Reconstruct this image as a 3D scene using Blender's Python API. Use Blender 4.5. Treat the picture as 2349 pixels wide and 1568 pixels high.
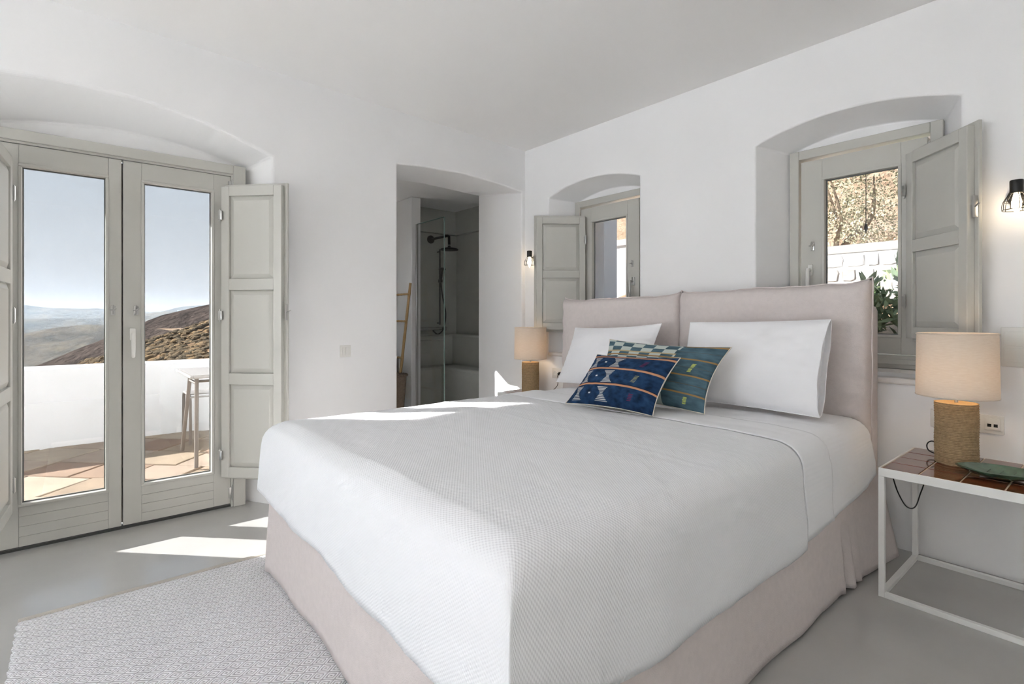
import bpy, bmesh, math, random
from mathutils import Vector, Matrix, noise
R = math.radians
random.seed(7)
for o in list(bpy.data.objects):
    bpy.data.objects.remove(o)
SC = bpy.context.scene
COL = SC.collection

# ------------------------------------------------------------------ camera
cam = bpy.data.cameras.new('camera'); camo = bpy.data.objects.new('camera', cam); COL.objects.link(camo)
cam.sensor_width = 36.0; cam.lens = 36.0 * 1194 / 2349; cam.shift_y = -58 / 2349
cam.clip_start = 0.05; cam.clip_end = 20000
camo.location = (0, 0, 1.2); camo.rotation_euler = (R(90), 0, R(50.05))
SC.camera = camo
# ------------------------------------------------------------------ sky
W = bpy.data.worlds.new('sky'); SC.world = W; W.use_nodes = True
nt = W.node_tree; nt.nodes.clear()
out = nt.nodes.new('ShaderNodeOutputWorld'); bg = nt.nodes.new('ShaderNodeBackground')
geo = nt.nodes.new('ShaderNodeTexCoord'); sep = nt.nodes.new('ShaderNodeSeparateXYZ')
ramp = nt.nodes.new('ShaderNodeValToRGB')
nt.links.new(geo.outputs['Generated'], sep.inputs[0]); nt.links.new(sep.outputs['Z'], ramp.inputs[0])
e = ramp.color_ramp.elements
e[0].position = 0.0; e[0].color = (0.76, 0.77, 0.78, 1)
e[1].position = 1.0; e[1].color = (0.36, 0.53, 0.80, 1)
m_ = e.new(0.30); m_.color = (0.60, 0.69, 0.80, 1)
m_ = e.new(0.10); m_.color = (0.72, 0.76, 0.80, 1)
nt.links.new(ramp.outputs[0], bg.inputs[0]); bg.inputs[1].default_value = 1.3
nt.links.new(bg.outputs[0], out.inputs[0])
# ------------------------------------------------------------------ sun
sun = bpy.data.lights.new('sun', 'SUN'); suno = bpy.data.objects.new('sun', sun); COL.objects.link(suno)
sun.energy = 22.0; sun.angle = R(0.6); sun.color = (1.0, 0.985, 0.965)
suno.rotation_euler = Vector((0.632, 0.620, -0.465)).to_track_quat('-Z', 'Y').to_euler()
# ------------------------------------------------------------------ exposure
SC.view_settings.view_transform = 'Standard'; SC.view_settings.look = 'None'
SC.view_settings.gamma = 1.0; SC.view_settings.exposure = 1.34; SC.view_settings.use_curve_mapping = False

SC.cycles.diffuse_bounces = 6; SC.cycles.max_bounces = 8; SC.cycles.use_light_tree = False; SC.cycles.volume_bounces = 0
SC.cycles.caustics_reflective = False; SC.cycles.caustics_refractive = False
# ================================================================== helpers
def srgb(r, g, b):
    f = lambda c: (c / 255 / 12.92) if c / 255 <= 0.04045 else ((c / 255 + 0.055) / 1.055) ** 2.4
    return (f(r), f(g), f(b), 1)

def mat(name, color, rough=0.6, metal=0.0, var=0.0, vscale=6.0, bump=0.0, bscale=60.0, spec=0.5, bevel=0.0, coat=0.0):
    m = bpy.data.materials.new(name); m.use_nodes = True
    n = m.node_tree.nodes; l = m.node_tree.links; p = n['Principled BSDF']
    if len(color) == 3: color = (*color, 1)
    p.inputs['Base Color'].default_value = color; p.inputs['Roughness'].default_value = rough
    p.inputs['Metallic'].default_value = metal; p.inputs['Specular IOR Level'].default_value = spec
    p.inputs['Coat Weight'].default_value = coat
    tc = n.new('ShaderNodeTexCoord')
    if var:
        t = n.new('ShaderNodeTexNoise'); t.inputs['Scale'].default_value = vscale; t.inputs['Detail'].default_value = 5
        l.new(tc.outputs['Object'], t.inputs['Vector'])
        mx = n.new('ShaderNodeMix'); mx.data_type = 'RGBA'
        mx.inputs['A'].default_value = tuple(c * (1 - var) for c in color[:3]) + (1,)
        mx.inputs['B'].default_value = tuple(min(1, c * (1 + var)) for c in color[:3]) + (1,)
        rr = n.new('ShaderNodeMapRange'); rr.inputs[1].default_value = 0.3; rr.inputs[2].default_value = 0.7
        l.new(t.outputs['Fac'], rr.inputs[0]); l.new(rr.outputs[0], mx.inputs['Factor'])
        l.new(mx.outputs['Result'], p.inputs['Base Color'])
    nrm = None
    if bevel:
        bv = n.new('ShaderNodeBevel'); bv.inputs[0].default_value = bevel; bv.samples = 4; nrm = bv.outputs[0]
    if bump:
        t2 = n.new('ShaderNodeTexNoise'); t2.inputs['Scale'].default_value = bscale; t2.inputs['Detail'].default_value = 4
        l.new(tc.outputs['Object'], t2.inputs['Vector'])
        b = n.new('ShaderNodeBump'); b.inputs['Strength'].default_value = bump; b.inputs['Distance'].default_value = 0.01
        l.new(t2.outputs['Fac'], b.inputs['Height'])
        if nrm: l.new(nrm, b.inputs['Normal'])
        nrm = b.outputs[0]
    if nrm: l.new(nrm, p.inputs['Normal'])
    return m

def link(o, parent=None):
    COL.objects.link(o)
    if parent is not None: o.parent = parent
    return o

def tag(o, label=None, cat=None, group=None, kind=None):
    if label: o['label'] = label
    if cat: o['category'] = cat
    if group: o['group'] = group
    if kind: o['kind'] = kind
    return o

def empty(name, loc=(0, 0, 0), rz=0.0):
    o = bpy.data.objects.new(name, None); o.empty_display_size = 0.05
    o.location = loc; o.rotation_euler = (0, 0, rz); COL.objects.link(o); return o

def pydata(name, verts, faces, material, parent=None, smooth=False, uv=None, colors=None):
    me = bpy.data.meshes.new(name); me.from_pydata([tuple(v) for v in verts], [], faces); me.update()
    if uv is not None:
        lay = me.uv_layers.new(name='UVMap')
        for lp in me.loops: lay.data[lp.index].uv = uv[lp.vertex_index]
    if colors is not None:
        ca = me.color_attributes.new('pattern', 'FLOAT_COLOR', 'POINT')
        for i, c in enumerate(colors): ca.data[i].color = (*c[:3], 1)
    if smooth: me.polygons.foreach_set('use_smooth', [True] * len(me.polygons))
    if material: me.materials.append(material)
    return link(bpy.data.objects.new(name, me), parent)

class MB:
    """collects shapes that make up ONE part"""
    def __init__(s): s.bm = bmesh.new()
    def box(s, lo, hi, bev=0.0, mtx=None):
        c = [(a + b) / 2 for a, b in zip(lo, hi)]; d = [max(1e-5, b - a) for a, b in zip(lo, hi)]
        r = bmesh.ops.create_cube(s.bm, size=1.0)
        vs = r['verts']
        for v in vs: v.co = Vector((c[0] + v.co.x * d[0], c[1] + v.co.y * d[1], c[2] + v.co.z * d[2]))
        if bev:
            es = list({e for v in vs for e in v.link_edges})
            rr = bmesh.ops.bevel(s.bm, geom=es, offset=min(bev, min(d) * 0.45), segments=2, affect='EDGES', profile=0.5)
            vs = list({v for f in rr['faces'] for v in f.verts} | {v for v in vs if v.is_valid})
        if mtx is not None:
            for v in vs: v.co = mtx @ v.co
        return s
    def mesh(s, verts, faces):
        vs = [s.bm.verts.new(v) for v in verts]
        for f in faces:
            try: s.bm.faces.new([vs[i] for i in f])
            except ValueError: pass
        return s
    def tube(s, pts, r, seg=8, cap=True):
        pts = [Vector(p) for p in pts]; n = len(pts)
        rad = r if isinstance(r, (list, tuple)) else [r] * n
        t0 = (pts[1] - pts[0]).normalized()
        up = Vector((0, 0, 1)) if abs(t0.z) < 0.9 else Vector((1, 0, 0))
        nn = t0.cross(up).normalized(); V = []
        for i, p in enumerate(pts):
            t = (pts[min(i + 1, n - 1)] - pts[max(i - 1, 0)]).normalized()
            nn = (nn - t * nn.dot(t)).normalized(); b = t.cross(nn)
            for k in range(seg):
                a = 2 * math.pi * k / seg
                V.append(p + (nn * math.cos(a) + b * math.sin(a)) * rad[i])
        F = [(i * seg + k, i * seg + (k + 1) % seg, (i + 1) * seg + (k + 1) % seg, (i + 1) * seg + k)
             for i in range(n - 1) for k in range(seg)]
        if cap: F += [tuple(range(seg))[::-1], tuple((n - 1) * seg + k for k in range(seg))]
        return s.mesh(V, F)
    def lathe(s, prof, seg=32, c=(0, 0, 0), fn=None):
        V = []; F = []; m = len(prof)
        for j, (r, z) in enumerate(prof):
            for k in range(seg):
                a = 2 * math.pi * k / seg
                rr = r if fn is None else fn(r, z, a, j)
                V.append((c[0] + rr * math.cos(a), c[1] + rr * math.sin(a), c[2] + z))
        for j in range(m - 1):
            for k in range(seg):
                F.append((j * seg + k, j * seg + (k + 1) % seg, (j + 1) * seg + (k + 1) % seg, (j + 1) * seg + k))
        if prof[0][0] > 1e-6: F.append(tuple(range(seg))[::-1])
        if prof[-1][0] > 1e-6: F.append(tuple((m - 1) * seg + k for k in range(seg)))
        return s.mesh(V, F)
    def build(s, name, material, parent=None, smooth=False, weld=True):
        if weld: bmesh.ops.remove_doubles(s.bm, verts=s.bm.verts[:], dist=1e-6)
        bmesh.ops.recalc_face_normals(s.bm, faces=s.bm.faces[:])
        me = bpy.data.meshes.new(name); s.bm.to_mesh(me); s.bm.free()
        if smooth:
            me.polygons.foreach_set('use_smooth', [True] * len(me.polygons))
            try: me.set_sharp_from_angle(angle=R(40))
            except Exception: pass
        if material: me.materials.append(material)
        return link(bpy.data.objects.new(name, me), parent)

def box(name, lo, hi, material, parent=None, bev=0.0, smooth=False):
    return MB().box(lo, hi, bev).build(name, material, parent, smooth)

def copy_tree(o, parent=None):
    c = o.copy(); COL.objects.link(c); c.parent = parent
    for ch in list(o.children): copy_tree(ch, c)
    return c

def fbm(p, s=1.0, seed=0.0):
    return noise.fractal(Vector(p) * s + Vector((seed, seed * 1.7, seed * 0.3)), 1.0, 2.0, 4)

# ================================================================== materials
M_wall = mat('white_plaster', srgb(245, 245, 246), 0.9, var=0.012, vscale=1.5, bump=0.12, bscale=9, spec=0.2)
M_ceil = mat('ceiling_plaster', srgb(246, 245, 244), 0.9, var=0.010, vscale=1.2, bump=0.06, bscale=6, spec=0.2)
M_floor = mat('cement_floor', srgb(181, 180, 177), 0.25, var=0.05, vscale=2.5, bump=0.012, bscale=14, spec=0.7, coat=0.35)
M_bath = mat('shower_cement', srgb(188, 189, 184), 0.6, var=0.05, vscale=3.0, bump=0.03, bscale=12, spec=0.3)
M_paint = mat('grey_beige_paint', srgb(195, 194, 188), 0.42, var=0.012, vscale=4, bump=0.015, bscale=80, spec=0.4)
M_steel = mat('brushed_steel', srgb(190, 190, 188), 0.28, 1.0)
M_white_metal = mat('white_lacquer', srgb(236, 236, 234), 0.35, bump=0.01)
M_black = mat('matt_black_metal', srgb(22, 22, 22), 0.45)
M_blackplastic = mat('black_cord', srgb(18, 18, 18), 0.5)
M_plastic = mat('white_plastic', srgb(232, 231, 227), 0.35)
M_marble = mat('white_marble', srgb(224, 220, 216), 0.3, var=0.05, vscale=9)
M_seal = mat('grey_seal', srgb(120, 122, 120), 0.6)
M_rubber = mat('dark_gasket', srgb(62, 64, 62), 0.6)
M_bed = mat('rose_linen', srgb(218, 209, 207), 0.95, var=0.03, vscale=40, bump=0.25, bscale=260, spec=0.1)
M_mattress = mat('mattress_ticking', srgb(232, 230, 228), 0.9)
M_pillow = mat('pillow_cotton', srgb(245, 245, 248), 0.9, bump=0.06, bscale=18, spec=0.15)
M_grout = mat('cream_grout', srgb(205, 186, 160), 0.8)
M_tile = mat('glazed_terracotta', srgb(112, 58, 32), 0.12, var=0.35, vscale=9, spec=0.6, coat=0.4)
M_rope = mat('jute_rope', srgb(176, 152, 118), 0.95, var=0.16, vscale=90, bump=0.5, bscale=300, spec=0.1)
M_leaf = mat('green_glaze', srgb(78, 104, 84), 0.22, var=0.3, vscale=22, coat=0.5)
M_ladder = mat('bamboo', srgb(186, 152, 104), 0.55, var=0.12, vscale=12)
M_wicker = mat('grey_wicker', srgb(104, 90, 76), 0.8, var=0.2, vscale=60, bump=0.3, bscale=120)
M_towel = mat('white_terry', srgb(240, 239, 236), 1.0, bump=0.5, bscale=300)
M_ext = mat('whitewash', srgb(226, 228, 231), 0.95, var=0.02, vscale=2, bump=0.1, bscale=8, spec=0.1)
M_garden = mat('taupe_metal', srgb(116, 108, 100), 0.5)
M_garden_top = mat('taupe_metal_light', srgb(146, 142, 138), 0.45)
M_mortar = mat('paver_mortar', srgb(120, 104, 90), 0.95, var=0.1)
M_pavers = [mat('stone_paver_%d' % i, srgb(*c), 0.85, var=0.14, vscale=7, bump=0.3, bscale=22, spec=0.2)
            for i, c in enumerate([(152, 136, 116), (142, 125, 106), (160, 146, 128), (138, 116, 98), (154, 138, 122)])]
M_ports = mat('port_black', srgb(15, 15, 15), 0.5)
M_silver = mat('chrome', srgb(215, 215, 215), 0.1, 1.0)

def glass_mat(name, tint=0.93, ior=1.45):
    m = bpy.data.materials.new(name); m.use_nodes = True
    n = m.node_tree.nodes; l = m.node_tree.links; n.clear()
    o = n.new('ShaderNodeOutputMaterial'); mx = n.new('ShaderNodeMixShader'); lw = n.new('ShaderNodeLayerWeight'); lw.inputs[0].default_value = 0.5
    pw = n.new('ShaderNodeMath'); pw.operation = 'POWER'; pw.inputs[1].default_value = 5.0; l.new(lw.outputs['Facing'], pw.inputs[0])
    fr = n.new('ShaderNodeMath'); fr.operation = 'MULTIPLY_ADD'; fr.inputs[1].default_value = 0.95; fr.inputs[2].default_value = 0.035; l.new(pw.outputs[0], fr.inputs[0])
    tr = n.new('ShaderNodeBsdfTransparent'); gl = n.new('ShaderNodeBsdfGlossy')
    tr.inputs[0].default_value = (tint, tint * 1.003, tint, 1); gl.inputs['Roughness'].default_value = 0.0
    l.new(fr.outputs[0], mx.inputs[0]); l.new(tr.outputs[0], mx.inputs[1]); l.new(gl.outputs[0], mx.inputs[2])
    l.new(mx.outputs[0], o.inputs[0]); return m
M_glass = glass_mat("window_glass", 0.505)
M_shower_glass = glass_mat('shower_glass', 0.94)

def emit_mat(name, color, strength):
    m = bpy.data.materials.new(name); m.use_nodes = True
    p = m.node_tree.nodes['Principled BSDF']
    p.inputs['Base Color'].default_value = color; p.inputs['Emission Color'].default_value = color
    p.inputs['Emission Strength'].default_value = strength; return m
M_bulb = emit_mat('warm_bulb', (1.0, 0.78, 0.52, 1), 9.0)

def shade_mat():
    m = bpy.data.materials.new('linen_shade'); m.use_nodes = True
    n = m.node_tree.nodes; l = m.node_tree.links; n.clear()
    o = n.new('ShaderNodeOutputMaterial'); mx = n.new('ShaderNodeMixShader'); mx.inputs[0].default_value = 0.32
    d = n.new('ShaderNodeBsdfDiffuse'); t = n.new('ShaderNodeBsdfTranslucent')
    tc = n.new('ShaderNodeTexCoord'); mp = n.new('ShaderNodeMapping'); mp.inputs['Scale'].default_value = (40, 40, 420)
    no = n.new('ShaderNodeTexNoise'); no.inputs['Scale'].default_value = 1.0; no.inputs['Detail'].default_value = 3
    l.new(tc.outputs['Object'], mp.inputs[0]); l.new(mp.outputs[0], no.inputs['Vector'])
    mc = n.new('ShaderNodeMix'); mc.data_type = 'RGBA'
    mc.inputs['A'].default_value = srgb(226, 214, 200); mc.inputs['B'].default_value = srgb(246, 238, 228)
    l.new(no.outputs['Fac'], mc.inputs['Factor'])
    l.new(mc.outputs['Result'], d.inputs[0]); l.new(mc.outputs['Result'], t.inputs[0])
    l.new(d.outputs[0], mx.inputs[1]); l.new(t.outputs[0], mx.inputs[2]); l.new(mx.outputs[0], o.inputs[0]); return m
M_shade = shade_mat()

def waffle_mat(name, col, su, sv, strength, stripes=False):
    m = bpy.data.materials.new(name); m.use_nodes = True
    n = m.node_tree.nodes; l = m.node_tree.links; p = n['Principled BSDF']
    p.inputs['Base Color'].default_value = col; p.inputs['Roughness'].default_value = 0.95
    p.inputs['Specular IOR Level'].default_value = 0.1
    uv = n.new('ShaderNodeUVMap'); sx = n.new('ShaderNodeSeparateXYZ'); l.new(uv.outputs[0], sx.inputs[0])
    def mul(a, k):
        q = n.new('ShaderNodeMath'); q.operation = 'MULTIPLY'; l.new(a, q.inputs[0]); q.inputs[1].default_value = k; return q.outputs[0]
    def sin(a):
        q = n.new('ShaderNodeMath'); q.operation = 'SINE'; l.new(a, q.inputs[0]); return q.outputs[0]
    a = sin(mul(sx.outputs[0], 2 * math.pi / su)); b = sin(mul(sx.outputs[1], 2 * math.pi / sv))
    h = n.new('ShaderNodeMath'); h.operation = 'MULTIPLY' if not stripes else 'ADD'
    l.new(a, h.inputs[0]); l.new(b, h.inputs[1])
    if stripes: l.new(mul(b, 0.0), h.inputs[1])
    bp = n.new('ShaderNodeBump'); bp.inputs['Strength'].default_value = strength; bp.inputs['Distance'].default_value = 0.0015
    l.new(h.outputs[0], bp.inputs['Height'])
    no = n.new('ShaderNodeTexNoise'); no.inputs['Scale'].default_value = 5.0
    l.new(uv.outputs[0], no.inputs['Vector'])
    b2 = n.new('ShaderNodeBump'); b2.inputs['Strength'].default_value = 0.25; b2.inputs['Distance'].default_value = 0.02
    l.new(no.outputs['Fac'], b2.inputs['Height']); l.new(bp.outputs[0], b2.inputs['Normal'])
    l.new(b2.outputs[0], p.inputs['Normal']); return m
M_cover = waffle_mat('waffle_coverlet', srgb(241, 242, 245), 0.014, 0.010, 0.40)
M_sheet = waffle_mat('striped_sheet', srgb(245, 246, 249), 0.02, 0.02, 0.12, True)

def color_attr_mat(name, rough=0.9, bump=0.3):
    m = bpy.data.materials.new(name); m.use_nodes = True
    n = m.node_tree.nodes; l = m.node_tree.links; p = n['Principled BSDF']
    p.inputs['Roughness'].default_value = rough; p.inputs['Specular IOR Level'].default_value = 0.1
    a = n.new('ShaderNodeAttribute'); a.attribute_name = 'pattern'
    l.new(a.outputs['Color'], p.inputs['Base Color'])
    t = n.new('ShaderNodeTexNoise'); t.inputs['Scale'].default_value = 220
    tc = n.new('ShaderNodeTexCoord'); l.new(tc.outputs['Object'], t.inputs['Vector'])
    b = n.new('ShaderNodeBump'); b.inputs['Strength'].default_value = bump; b.inputs['Distance'].default_value = 0.004
    l.new(t.outputs['Fac'], b.inputs['Height']); l.new(b.outputs[0], p.inputs['Normal']); return m
M_pattern = color_attr_mat('handwoven_cloth')
M_canvas = mat('cream_canvas', srgb(216, 208, 196), 0.95, bump=0.2, bscale=200)

def rug_mat():
    m = bpy.data.materials.new('woven_rug'); m.use_nodes = True
    n = m.node_tree.nodes; l = m.node_tree.links; p = n['Principled BSDF']
    p.inputs['Roughness'].default_value = 1.0; p.inputs['Specular IOR Level'].default_value = 0.05
    tc = n.new('ShaderNodeTexCoord'); sx = n.new('ShaderNodeSeparateXYZ'); l.new(tc.outputs['Object'], sx.inputs[0])
    def math_(op, a, b=None, c=None):
        q = n.new('ShaderNodeMath'); q.operation = op
        for i, v in enumerate((a, b, c)):
            if v is None: continue
            if isinstance(v, (int, float)): q.inputs[i].default_value = v
            else: l.new(v, q.inputs[i])
        return q.outputs[0]
    def wave(v, period): return math_('COSINE', math_('MULTIPLY', v, 2 * math.pi / period))
    def tri(v, period): return math_('ABSOLUTE', math_('SUBTRACT', math_('FRACT', math_('MULTIPLY', v, 1 / period)), 0.5))
    PX_, PY_ = 0.048, 0.066
    Dc = math_('MULTIPLY_ADD', math_('ADD', wave(sx.outputs[0], PX_), wave(sx.outputs[1], PY_)), 0.25, 0.5)   # rounded lattice
    Dt = math_('ADD', tri(sx.outputs[0], PX_), tri(sx.outputs[1], PY_))                                        # sharp diamonds
    D = math_('MULTIPLY_ADD', Dt, 0.6, math_('MULTIPLY', Dc, 0.4))
    mm = math_('MULTIPLY', math_('MINIMUM', D, math_('SUBTRACT', 1.0, D)), 2.0)
    ring = math_('SINE', math_('MULTIPLY_ADD', mm, 2 * math.pi * 2.0, -1.57))
    cord = math_('SINE', math_('MULTIPLY', math_('ADD', sx.outputs[0], sx.outputs[1]), 2 * math.pi / 0.0045))
    mr = n.new('ShaderNodeMapRange'); mr.inputs[1].default_value = -1.0; mr.inputs[2].default_value = -0.45
    l.new(ring, mr.inputs[0])
    eye = n.new('ShaderNodeMapRange'); eye.inputs[1].default_value = 0.05; eye.inputs[2].default_value = 0.16
    l.new(mm, eye.inputs[0])
    fac = math_('MULTIPLY', mr.outputs[0], math_('MULTIPLY_ADD', eye.outputs[0], 0.7, 0.3))
    mc = n.new('ShaderNodeMix'); mc.data_type = 'RGBA'
    mc.inputs['A'].default_value = srgb(178, 177, 178); mc.inputs['B'].default_value = srgb(246, 246, 247)
    l.new(fac, mc.inputs['Factor']); l.new(mc.outputs['Result'], p.inputs['Base Color'])
    h = math_('MULTIPLY_ADD', cord, 0.12, ring)
    b = n.new('ShaderNodeBump'); b.inputs['Strength'].default_value = 0.6; b.inputs['Distance'].default_value = 0.004
    l.new(h, b.inputs['Height']); l.new(b.outputs[0], p.inputs['Normal']); return m
M_rug = rug_mat()
M_rughem = mat('rug_hem', srgb(190, 184, 175), 1.0, bump=0.5, bscale=250)

# ================================================================== room shell
CE = 2.768                                   # ceiling height
YB = 3.27                                    # headboard wall
def xa(y): return -3.46 - 0.0765 * y         # the left wall is not quite square to the others
def loft(profiles):
    n = len(profiles[0]); V = [p for pr in profiles for p in pr]; F = []
    for j in range(len(profiles) - 1):
        for k in range(n):
            F.append((j * n + k, j * n + (k + 1) % n, (j + 1) * n + (k + 1) % n, (j + 1) * n + k))
    F.append(tuple(range(n))[::-1]); F.append(tuple((len(profiles) - 1) * n + k for k in range(n)))
    return V, F
def arch(c, hw, z0, zs, rise, n=20):
    """2-D outline (horizontal, z) of an opening with a flat segmental arch"""
    pts = [(c - hw, z0), (c + hw, z0)]
    for i in range(n + 1):
        t = 1 - 2 * i / n
        pts.append((c + hw * t, zs + rise * (1 - t * t)))
    return pts
def cut(obj, cutters):
    for c in cutters:
        V, F = c
        bm = bmesh.new(); vs = [bm.verts.new(v) for v in V]
        for f in F: bm.faces.new([vs[i] for i in f])
        bmesh.ops.recalc_face_normals(bm, faces=bm.faces[:])
        me = bpy.data.meshes.new('cutter'); bm.to_mesh(me); bm.free()
        co = bpy.data.objects.new('cutter', me); COL.objects.link(co)
        md = obj.modifiers.new('cut', 'BOOLEAN'); md.operation = 'DIFFERENCE'; md.solver = 'EXACT'; md.object = co
        dg = bpy.context.evaluated_depsgraph_get(); dg.update()
        nm = bpy.data.meshes.new_from_object(obj.evaluated_get(dg))
        obj.modifiers.clear(); obj.data = nm
        bpy.data.objects.remove(co)
def soften(o, w=0.014):
    md = o.modifiers.new('rounded_plaster', 'BEVEL'); md.width = w; md.segments = 3; md.limit_method = 'ANGLE'; md.angle_limit = R(32)
    md.harden_normals = False; md.use_clamp_overlap = True
def lerp(a, b, t): return tuple(x + (y - x) * t for x, y in zip(a, b))
def boxcut(lo, hi):
    x0, y0, z0 = lo; x1, y1, z1 = hi
    return loft([[(x0, y0, z0), (x1, y0, z0), (x1, y1, z0), (x0, y1, z0)], [(x0, y0, z1), (x1, y0, z1), (x1, y1, z1), (x0, y1, z1)]])

XR, YF = 2.3, -4.5                           # right wall and the wall behind the camera
fl = pydata('floor', [(-4.34, -4.81, -0.2), (XR, -4.81, -0.2), (XR, YB + 0.02, -0.2), (-4.34, YB + 0.02, -0.2),
                      (-4.34, -4.81, 0), (XR, -4.81, 0), (XR, YB + 0.02, 0), (-4.34, YB + 0.02, 0)],
            [(0, 3, 2, 1), (4, 5, 6, 7), (0, 1, 5, 4), (1, 2, 6, 5), (2, 3, 7, 6), (3, 0, 4, 7)], M_floor)
cut(fl, [boxcut((-5, -6, -0.5), (-3.766, 1.46, 0.5))])
tag(fl, 'smooth warm grey cement floor of the bedroom', kind='structure')
ce = box('ceiling', (-4.40, YF - 0.3, CE), (XR + 0.3, YB + 0.6, CE + 0.25), M_ceil)
tag(ce, 'plain white plaster ceiling', kind='structure')

# left wall with the arched terrace door and the opening to the bathroom
p0, p1 = YF - 0.3, YB + 0.6
wl = pydata('wall_left', [(xa(p0), p0, -0.05), (xa(p1), p1, -0.05), (-4.32, p1, -0.05), (-4.32, 1.46, -0.05), (-3.765, 1.46, -0.05), (-3.765, p0, -0.05),
                          (xa(p0), p0, CE + .05), (xa(p1), p1, CE + .05), (-4.32, p1, CE + .05), (-4.32, 1.46, CE + .05), (-3.765, 1.46, CE + .05), (-3.765, p0, CE + .05)],
            [(0, 1, 2, 3, 4, 5), (11, 10, 9, 8, 7, 6)] + [(k, k + 6, (k + 1) % 6 + 6, (k + 1) % 6) for k in range(6)], M_wall)
DC = 0.20                                     # centre line of the terrace door
A0 = arch(DC - 0.02, 0.79, -0.2, 2.225, 0.14); A1 = arch(DC, 0.655, -0.2, 2.165, 0.11)
def dprof(x):
    t = (x + 3.52) / (-3.715 + 3.52)
    return [(x, *lerp(a, b, t)) for a, b in zip(A0, A1)]
B0 = [(1.872, -0.2), (3.231, -0.2), (3.231, 2.372), (2.9, 2.40), (2.5, 2.41), (2.2, 2.395), (1.872, 2.368)]
B1 = [(1.80, -0.2), (3.165, -0.2), (3.165, 2.44), (2.9, 2.45), (2.5, 2.46), (2.2, 2.45), (1.80, 2.44)]
def bprof(x):
    t = (x + 3.66) / (-4.33 + 3.66)
    return [(x, *lerp(a, b, t)) for a, b in zip(B0, B1)]
cut(wl, [loft([dprof(-3.25), dprof(-3.735)]), boxcut((-4.5, DC - 0.575, -0.2), (-3.6, DC + 0.575, 2.115)),
         loft([bprof(-3.45), bprof(-4.5)])])
soften(wl)
tag(wl, 'white plaster wall with arched terrace door and bathroom opening', kind='structure')

# headboard wall with two arched window niches
wb = box('wall_back', (-3.9, YB, -0.05), (XR + 0.3, YB + 0.6, CE + 0.05), M_wall)
def wprof(c, y):
    t = (y - YB) / 0.25
    a = arch(c, 0.4965, 0.875, 2.268, 0.085); b = arch(c, 0.398, 0.90, 2.245, 0.065)
    return [(p[0], y, p[1]) for p in (lerp(q, r, t) for q, r in zip(a, b))]
WC = (-2.895, -1.028)
cut(wb, [q for c in WC for q in (loft([wprof(c, YB - 0.12), wprof(c, YB + 0.27)]),
                                 boxcut((c - 0.35, YB + 0.2, 0.95), (c + 0.35, YB + 0.8, 2.215)))])
soften(wb)
tag(wb, 'white plaster headboard wall with two arched window niches', kind='structure')
M_side_wall = mat('side_wall_tone', srgb(232, 230, 226), 0.5, var=0.02)  # plain wall out of view, tone chosen to steer bounced light
wr = box('wall_right', (XR, YF - 0.3, 0), (XR + 0.3, YB, CE), M_side_wall)
tag(wr, 'off-white unseen side wall, tone set for the light it bounces', kind='structure')
wf = box('wall_front', (-3.12, YF - 0.3, 0), (XR, YF, CE), M_wall)
cut(wf, [boxcut((-2.95, YF - 0.6, -0.1), (-0.7, YF + 0.3, 2.6))])  # opening added out of view, sized to let in fill light
tag(wf, 'white plaster wall with an opening added behind the viewer for fill light', kind='structure')

# ------------------------------------------------------------------ bathroom shell
BX, BY, BZ = -5.68, 3.81, 2.55
o = box('floor', (BX - 0.2, 1.6, -0.2), (-4.34, BY + 0.2, 0.0), M_floor); tag(o, 'grey cement bathroom floor', kind='structure')
o = box('ceiling', (BX - 0.2, 1.6, BZ), (-4.33, BY + 0.2, BZ + 0.15), M_ceil); tag(o, 'white bathroom ceiling over the shower', kind='structure')
o = MB().box((BX - 0.2, 1.6, 0), (BX, BY + 0.2, BZ)).build('wall_left', M_bath)
tag(o, 'grey cement shower wall carrying the black shower set', kind='structure')
o = MB().box((BX, BY, 0), (-3.95, BY + 0.2, BZ)).build('wall_back', M_bath)
tag(o, 'grey cement shower end wall', kind='structure')
o = MB().box((BX, 1.45, 0), (-4.2, 1.6, BZ)).build('wall_front', M_wall); cut(o, [boxcut((-5.68, 1.3, 1.25), (-5.40, 1.7, 1.85))]); tag(o, 'white bathroom end wall with a small high window', kind='structure')
o = box('wall_partition', (BX, 2.89, 0), (-5.21, 3.01, BZ), M_wall, bev=0.01); tag(o, 'white stub wall holding the shower screen', kind='structure')
# bulkhead above the shower, bench below it
o = MB().box((BX, 3.01, 2.25), (BX + 0.05, BY, BZ)).box((BX, BY - 0.05, 2.25), (-4.0, BY, BZ)).build('trim_1', M_bath)
tag(o, 'grey plaster bulkhead band around the shower ceiling', kind='structure')
o = MB().box((BX, BY - 0.42, 0), (-4.35, BY, 0.60), 0.03).box((BX, BY - 0.14, 0.55), (-4.35, BY, 0.98), 0.03)
o = o.box((BX, 3.01, 0), (BX + 0.30, BY, 0.60), 0.03).box((BX, 3.01, 0.55), (BX + 0.12, BY, 0.98), 0.03).build('trim_2', M_bath)
tag(o, 'built-in grey cement bench with ledge in the shower', kind='structure')

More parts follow.
